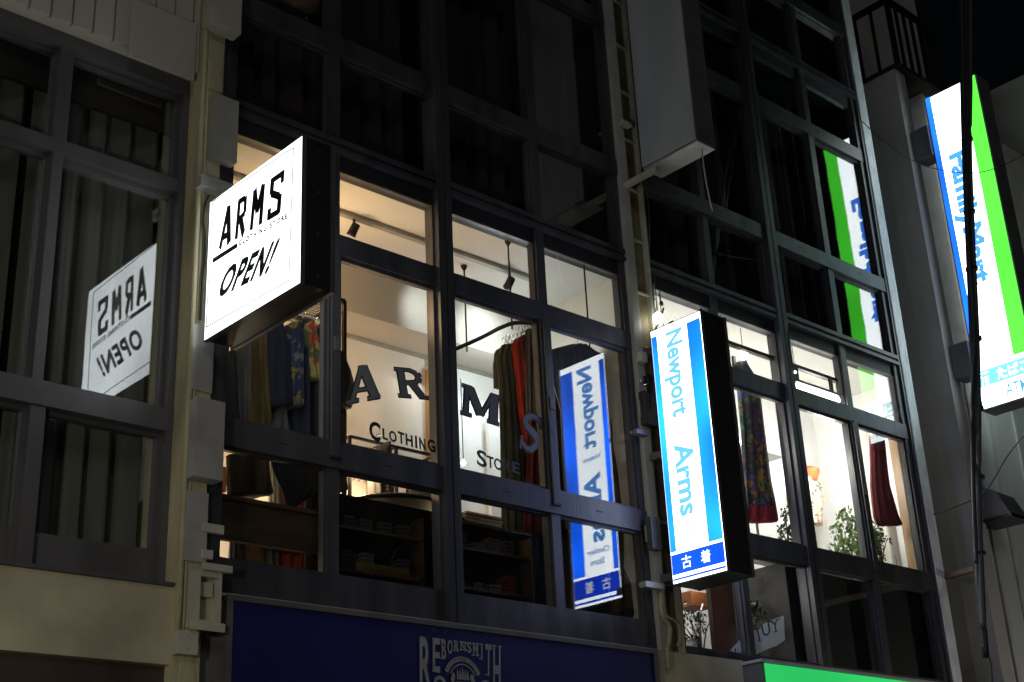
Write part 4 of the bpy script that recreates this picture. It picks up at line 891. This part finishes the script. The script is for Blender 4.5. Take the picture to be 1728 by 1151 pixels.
# =================================================================================================================
# SECOND SHOP
tr2, ty2 = track('light_track', 1225, 578, 1408, 647, 5.60, 'dark light track hung from the ceiling of the bright shop', 'blackmetal', ext=.6)
for px, py0, py1, lab in ((1227, 489, 560, 'left'), (1229, 500, 575, 'mid'), (1331, 527, 622, 'right')): pass
for k, (px, lab) in enumerate(((1241, 'white tube lamp of the bright shop nearest the blue sign'), (1381, 'white tube lamp of the bright shop under the right end of the dark track'))):
    pl_ = [(1236, 640, 1322, 668), (1341, 655, 1412, 678)][k]
    a, c = aZ(pl_[0], pl_[1], 5.40), aZ(pl_[2], pl_[3], 5.40); y = (a.y+c.y)/2
    t = thing('tube_lamp', lab, 'tube lamp', ((a.x+c.x)/2, y, 5.4), 'tube lamps in the bright shop')
    MB().tube([(a.x, y, 5.40), (a.x+.02, y, 5.40), (c.x-.02, y, 5.40), (c.x, y, 5.40)], [.03, .05, .05, .03], 14).build('tube', emit('tube_glow', (1, .98, .94), 14), t, smooth=True)
    MB().box(a.x-.02, c.x+.02, y-.04, y+.04, 5.442, 5.462).build('reflector', M['blackmetal'], t)
    MB().box(c.x-.06, c.x-.03, y-.01, y+.01, 5.462, 5.60).build('stem', M['blackmetal'], t); MB().box(a.x+.03, a.x+.06, y-.01, y+.01, 5.462, 5.60).build('stem', M['blackmetal'], t)
for px, py, py2, lab in ((1104, 465, 535, 'round glowing bulb hanging left of the top of the lit blue sign'), (1249, 553, 597, 'glowing bulb hanging above the long paisley skirt'), (1333, 560, 625, 'thin cord pendant hanging in the middle of the bright shop')):
    p = aZ(px, py, 5.835); q = V((p.x, p.y, 5.835)); zq = aY(px, py2, p.y).z
    t = thing('pendant_bulb', lab, 'pendant lamp', q, 'pendant bulbs in the bright shop'); q2_ = V((p.x, p.y, zq))
    MB().tube([q, q2_+V((0, 0, .04))], .003, 6).build('cord', M['cablegrey'], t)
    r_ = .04 if px != 1333 else .012
    MB().lathe((p.x, p.y, zq-r_), [(.2*r_, 0), (.8*r_, .3*r_), (r_, r_), (.8*r_, 1.6*r_), (.3*r_, 2.1*r_)], 16).build('bulb', emit('pendant_glow', (1, .96, .9), 12 if px != 1333 else 3), t, smooth=True)
garment('hanging_skirt', [(1240, 1256, 612), (1238, 1270, 632), (1246, 1279, 655), (1252, 1288, 730), (1256, 1298, 810), (1259, 1306, 850), (1255, 1311, 880)], .22, C_['paisley'], 'long dark paisley skirt with a crimson hem in the bright shop window', 'skirt', t=.06, folds=5, amp=.02, hem=5, hmat=C_['crimson'])
garment('hanging_dress', [(1468, 1490, 735), (1470, 1494, 770), (1471, 1500, 820), (1476, 1514, 870), (1481, 1521, 886)], .22, C_['wine'], 'dark wine red dress hanging in the right end of the bright shop', 'dress', t=.05, folds=5, amp=.018)
tee = garment('hanging_shirt', [(1352, 1372, 806), (1345, 1388, 822), (1356, 1390, 850), (1360, 1386, 888)], .85, C_['tee'], 'white t-shirt with a floral print hanging at the back of the bright shop', 'shirt', t=.05, amp=.01)
p = aY(1366, 797, .84); o = MB().lathe((p.x, p.y, p.z-.1), [(.02, 0), (.06, .03), (.09, .10), (.085, .12), (.03, .15)], 16).build('straw_hat', C_['orange'], smooth=True); tag(o, 'small orange hat above the floral t-shirt', 'hat')
a, c = aY(1286, 757, .62), aY(1326, 812, .62)
sh = thing('wall_shelf', 'white wall shelf seen from below behind the paisley skirt', 'shelf', (a.x, 1.6, c.z))
MB().box(a.x-1.2, a.x+.30, .62, .999, a.z-.02, a.z+.08).build('shelf_board', M['wallwhite'], sh)
MB().box(a.x-.9, a.x-.86, .7, .999, a.z-.25, a.z-.021).build('shelf_bracket', M['wallwhite'], sh)
# window ledge display
ld = thing('display_ledge', 'white display ledge inside the bright shop window', 'ledge', (8.6, .3, 4.0))
MB().box(7.05, 8.3995, .12, .30, 3.985, 4.03).build('ledge_top', M['wallwhite'], ld); MB().box(8.40, 10.27, .12, .75, 3.985, 4.03).build('ledge_top', M['wallwhite'], ld); MB().box(8.40, 8.60, .13, .70, 3.175, 3.984).build('ledge_cupboard', M['framedark'], ld); MB().box(8.6005, 10.27, .13, .70, 3.175, 3.984).build('ledge_cupboard', M['framedark'], ld)
def leafs(b, c, r, n, s, rnd, flat=.7):
    for _ in range(n):
        while True:
            d = V((rnd.uniform(-1, 1), rnd.uniform(-1, 1), rnd.uniform(-1, 1)))
            if d.length <= 1: break
        p = c+V((d.x*r[0], d.y*r[1], d.z*r[2])); a = Euler((rnd.uniform(0, 6.3), rnd.uniform(0, 6.3), rnd.uniform(0, 6.3))).to_matrix()
        w, l = s*rnd.uniform(.6, 1.2), s*rnd.uniform(1.2, 2.4)
        q = [a @ V(v) for v in ((-l, 0, 0), (-l*.2, w, .2*w), (l, 0, 0), (-l*.2, -w, .2*w))]
        b.bm.faces.new([b.bm.verts.new(p+v) for v in q])
def plant(name, base, stems, m, label, potr=.05, poth=.09, potm='pot', leafn=40, leafs_s=.01, spread=.05, seed=1, group='potted plants in the bright shop'):
    rnd = random.Random(seed); T = thing(name, label, 'potted plant', base, group)
    if poth: MB().lathe(base, [(potr*.75, 0), (potr, poth), (potr*.9, poth), (potr*.85, poth*.9)], 18).build('pot', M[potm], T)
    b = MB(); bl = MB(); z0 = V((0, 0, poth))
    for (dx, dy, dz, n) in stems:
        e = base+z0+V((dx, dy, dz)); mid = base+z0*.9+V((dx*.35, dy*.35, dz*.55))
        b.tube([base+z0*.8, mid, e], [.007, .005, .002], 6)
        leafs(bl, e+V((0, 0, -.02)), (spread, spread, spread*1.1), n, leafs_s, rnd)
    b.build('stem', M['bark'], T, smooth=True); bl.build('foliage', m, T); return T
pb_ = aY(1331, 920, .20); pb_.z = 4.031
plant('jade_plant', pb_, [(-.09, 0, .15, 26), (-.05, .02, .24, 30), (.0, 0, .34, 30), (.03, .02, .26, 34), (.07, 0, .17, 22), (-.02, -.02, .18, 22), (.01, 0, .4, 14)], M['leafdark'], 'small dark jade plant on the ledge beside the paisley skirt', potr=.03, poth=.02, leafs_s=.010, spread=.038, seed=3)
pb_ = aY(1450, 952, .34); pb_.z = 4.031
rr = random.Random(8)
plant('bushy_plant', pb_, [(rr.uniform(-.22, .2), rr.uniform(-.1, .1), rr.uniform(.10, .50), 60) for _ in range(20)], M['leaf'], 'bushy light green plant on the ledge in the middle of the bright shop', potr=.05, poth=.04, leafs_s=.013, spread=.08, seed=6)
pb_ = aY(1489, 958, .20); pb_.z = 4.031
plant('pot_plant', pb_, [(rr.uniform(-.10, .10), rr.uniform(-.05, .05), rr.uniform(.06, .30), 18) for _ in range(8)], M['leafdark'], 'small plant in a black pot below the wine red dress', potr=.045, poth=.11, leafs_s=.008, spread=.04, seed=9)
for px, h in ((1514, .26), (1508, .18)):
    p = aY(px, 965, .25); p.z = 4.031; T = thing('dry_twig', 'thin dry twig in a small dish on the ledge near the tan trim', 'twig', p, 'dry twigs on the ledge')
    MB().tube([p, p+V((.01, 0, h*.6)), p+V((.03, .01, h))], .0025, 5).build('twig_stem', M['bark'], T); MB().lathe(p, [(.02, 0), (.025, .015)], 12).build('dish', M['potwhite'], T)
for px, y_, h, lab in ((1400, .6, .34, 'slim white vase left of the bushy green plant'),):
    p = aY(px, 935, y_); p.z = 4.031; tag(MB().lathe(p, [(.03, 0), (.045, .03), (.02, .10), (.012, .2), (.012, h), (.016, h+.01)], 18).build('slim_vase', M['potwhite'], smooth=True), lab, 'vase')
p = aY(1279, 900, .24); tag(MB().tube([V((p.x, p.y, 4.031)), V((p.x, p.y, 4.33))], .011, 10).build('wooden_stand', M['woodtrim'], smooth=True), 'tan wooden rod standing under the paisley skirt', 'rod')
# draped sheet standing in for a curved shadow on the bright shop's right wall
cu_ = MB(); rr = random.Random(5); xx = aY(1516, 800, .45)
n = 28; g = []
for j in range(9):
    zz = 4.03+(5.45-4.03)*j/8; ring = []
    for k in range(n+1):
        th = PI*k/n; rad = .085+.012*math.sin(6*th)+.01*math.sin(3*j)
        ring.append(cu_.bm.verts.new((10.295-rad*math.sin(th), .42+.10*math.cos(th), zz)))
    g.append(ring)
for a_, c_ in zip(g, g[1:]):
    for k in range(n): cu_.bm.faces.new((a_[k], a_[k+1], c_[k+1], c_[k]))
tag(cu_.build('shadow_sheet', M['wallcream'], smooth=True), 'cream draped sheet shaped as the curved shadow on the right wall of the bright shop', 'sheet')
# lower windows of the second shop: banner, plants, cabinet
bn = thing('curved_banner', 'white curved banner with the letters TUY behind the lowest glass', 'banner', aY(1285, 1080, .07))
def strip(b, pts_top, pts_bot, y, th):
    for (a, c), (d, e) in zip(zip(pts_top, pts_top[1:]), zip(pts_bot, pts_bot[1:])):
        b.prism([aY(*a, y), aY(*c, y), aY(*e, y), aY(*d, y)], (0, -th, 0))
top = [(1216, 1115), (1232, 1098), (1250, 1078), (1270, 1062), (1290, 1052), (1306, 1045), (1322, 1039)]; bot = [(1222, 1135), (1240, 1128), (1256, 1118), (1275, 1105), (1295, 1095), (1310, 1090), (1324, 1080)]
b = MB(); strip(b, top, bot, .07, .003); b.build('banner_cloth', mat('white_banner_cloth', (.85, .86, .9), .8, 0, .08, 10, 0), bn)
for ch, (x0, y0_), (x1, y1_), (x2, y2_) in (('T', (1277, 1082), (1287, 1078), (1272, 1061)), ('U', (1288, 1075), (1301, 1070), (1284, 1054)), ('Y', (1304, 1067), (1315, 1063), (1301, 1048))):
    text('lettering', ch, M['ink'], aY(x0, y0_, .065), aY(x1, y1_, .065), aY(x2, y2_, .065), bn, th=.001)
for x, y_, w in ((1282, 1081, 6), (1284, 1055, 5), (1298, 1049, 5), (1302, 1049, 5), (1315, 1045, 5), (1309, 1066, 6)):
    q0, q1 = aY(x-w/2, y_+.15*w, .0635), aY(x+w/2, y_-.15*w, .0635); MB().bar(q0, q1, .002, .006).build('letter_serif', M['ink'], bn)
text('lettering', 'V', M['ink'], aY(1236, 1111, .065), aY(1246, 1106, .065), aY(1232, 1098, .065), bn, th=.001)
rb = thing('wooden_board', 'reddish brown wooden board behind the lower glass right of the blue sign foot', 'board', (7.5, .3, 3.2))
a, c = aY(1199, 990, .18), aY(1238, 1100, .18); MB().box(a.x, c.x+.06, .18, .21, 3.175, 3.93).build('board_panel', M['redwood'], rb); MB().box(a.x-.012, a.x-.0005, .175, .215, 3.175, 3.93).build('board_edge', M['wood'], rb)
ob = thing('wooden_stool_seat', 'round orange brown wooden seat in shadow behind the lower right windows', 'stool', aY(1345, 985, .35))
a = aY(1340, 1005, .32); MB().box(a.x-.22, a.x+.18, .20, .42, a.z-.14, a.z+.14).build('seat', M['orangewood'], ob, bevel=.04); 
b = MB(); b.tube([(a.x-.15, .3, 3.17), (a.x-.15, .3, a.z-.14)], .015, 8); b.build('leg', M['blackmetal'], ob); b = MB(); b.tube([(a.x+.1, .3, 3.17), (a.x+.1, .3, a.z-.14)], .015, 8); b.build('leg', M['blackmetal'], ob)
o = MB().box(8.1, 8.62, .14, .19, 3.17, 3.98).build('dark_screen', M['black']); o.location = (.36, 0, 0); tag(o, 'dark screen panel behind the lower glass right of the curved banner', 'screen')
pb_ = aY(1183, 1090, .30); pb_.z = 3.18
rr = random.Random(12)
plant('leafy_plant', pb_, [(rr.uniform(-.12, .14), rr.uniform(-.08, .08), rr.uniform(.08, .42), 22) for _ in range(11)], M['leafdark'], 'dark leafy plant behind the glass under the lit blue sign', potr=.06, poth=.05, leafs_s=.011, spread=.05, seed=31)
pb_ = aY(1272, 1040, .34); pb_.z = 3.19
plant('leafy_plant', pb_, [(rr.uniform(-.12, .05), rr.uniform(-.08, .08), rr.uniform(.25, .6), 16) for _ in range(9)], M['leafdark'], 'dark plant behind the glass above the curved banner', potr=.07, poth=.10, leafs_s=.014, spread=.045, seed=33)
o = MB()
a = aY(1163, 1010, .5); o.box(a.x-.02, a.x+.20, .46, .62, a.z-.06, a.z+.05); tag(o.build('orange_box', M['orangewood'], bevel=.005), 'orange brown box behind the glass just under the lit blue sign', 'box')
o = MB(); a = aY(1185, 1010, .9); o.box(a.x-.1, a.x+.25, .95, 1.1, 3.2, a.z+.12); tag(o.build('white_cabinet', M['wallwhite']), 'pale cabinet at the back behind the lowest glass under the blue sign', 'cabinet')
tag(MB().bar(aY(1168, 1090, .22), aY(1186, 1020, .34), .012).build('black_easel_leg', M['black']), 'thin black slanting rod behind the glass under the lit blue sign', 'rod')
tag(MB().lathe(aY(1168, 1098, .24), [(.02, 0), (.04, .02), (.035, .06), (.05, .07)], 14).build('white_bowl', M['potwhite']), 'small white bowl at the foot of the slanting rod', 'bowl')

# =================================================================================================================
# LIGHTS
def lamp(kind, name, loc, power, col, r=.05, spot=None, aim=None, blend=1.):
    l = bpy.data.lights.new(name, kind); l.energy = power; l.color = col; l.shadow_soft_size = r
    if kind == 'SPOT': l.spot_size = spot; l.spot_blend = blend
    o = bpy.data.objects.new(name, l); COL.objects.link(o); o.location = loc
    if aim is not None: o.rotation_euler = (V(aim)-V(loc)).to_track_quat('-Z', 'Y').to_euler()
    return o
lamp('POINT', 'warm_lamp', (4.35, .55, 5.35), 20, (1, .64, .32), .04)
lamp('POINT', 'warm_lamp_low', (4.95, .80, 4.25), 52, (1, .64, .36), .05)
lamp('POINT', 'bulb_lamp', tuple(p for p in (5.62, .75, 3.85)), 4, (1, .72, .42), .04)
lamp('SPOT', 'spotlight_beam', p3+d3*.07, 34, (.90, .97, 1), .02, math.radians(95), (6.25, .95, 5.45))
lamp('SPOT', 'spotlight_beam', p2+d2*.07, 24, (.92, .97, 1), .02, math.radians(80), (5.80, .95, 5.50))
lamp('POINT', 'cool_fill_lamp', (6.25, .70, 5.15), 13, (.82, .93, 1), .06)
for x in (7.6, 8.7, 9.7): lamp('POINT', 'shop_ceiling_lamp', (x, .50, 5.10), 26, (1, .97, .92), .08)
lamp('POINT', 'rear_room_lamp', (6.0, 1.9, 5.2), 12, (1, .85, .7), .08)
lamp('POINT', 'low_fill_lamp', (4.0, 1.0, 3.6), 8, (1, .85, .65), .05)  # fill without a fixture, added to brighten the clothes below the counter
lamp('POINT', 'banner_fill_lamp', (7.7, .42, 3.90), 9, (1, .95, .88), .05)  # unseen lamp added low down to brighten the curved banner
# street lanterns added out of frame to light the fronts from below
for (x, y, z, e, lab) in ((-.6, -3.6, 2.7, 720, 'added black street lantern on the near pavement, unseen left of the view'), (12.6, -2.5, 2.5, 330, 'added black street lantern on the near pavement, unseen right of the view')):
    t = thing('added_lantern', lab, 'street lamp', (x, y, 0), 'added street lanterns on the pavement')
    MB().tube([(x, y, .0), (x, y, z-.1)], .04, 10).build('pole', M['street_metal'], t, smooth=True)
    MB().lathe((x, y, z+.12), [(.12, 0), (.10, .03), (.02, .08)], 16).build('cap', M['street_metal'], t)
    MB().lathe((x, y, z-.10), [(.05, 0), (.10, .05), (.10, .2), (.05, .215)], 16).build('globe', emit('lantern_glow', (1, .93, .82), e/2.2), t, smooth=True)
    
# weak sun lamp added as ambient fill, and sky (deep night)
s = bpy.data.lights.new('fill_sun', 'SUN'); s.energy = .17; s.angle = math.radians(12); s.color = (.9, .93, 1.0)
so = bpy.data.objects.new('fill_sun', s); COL.objects.link(so); dv = V((.45, .8, -.38)); so.rotation_euler = dv.to_track_quat('-Z', 'Y').to_euler(); so.location = (0, -10, 12)
w = bpy.data.worlds.new('World'); sc.world = w; w.use_nodes = True; N = w.node_tree.nodes; L = w.node_tree.links
sky = N.new('ShaderNodeTexSky'); sky.sky_type = 'NISHITA'; sky.sun_disc = False; sky.sun_elevation = math.radians(1.5); sky.sun_rotation = math.radians(200); sky.air_density = .6; sky.dust_density = 1
bg = N['Background']; L.new(sky.outputs[0], bg.inputs[0]); bg.inputs[1].default_value = .0018
# camera
cd = bpy.data.cameras.new('Camera'); co = bpy.data.objects.new('Camera', cd); COL.objects.link(co)
cd.sensor_width = 36; cd.lens = F/W0*36; cd.clip_end = 500; cd.clip_start = .05
co.matrix_world = Matrix(((_r.x, _u.x, -_f.x, CAM.x), (_r.y, _u.y, -_f.y, CAM.y), (_r.z, _u.z, -_f.z, CAM.z), (0, 0, 0, 1)))
sc.camera = co
vs_ = sc.view_settings; vs_.view_transform = 'Standard'; vs_.look = 'None'; vs_.gamma = 1; vs_.exposure = 0
sc.cycles.max_bounces = 8; sc.cycles.transparent_max_bounces = 24; sc.cycles.glossy_bounces = 3; sc.cycles.sample_clamp_indirect = 4
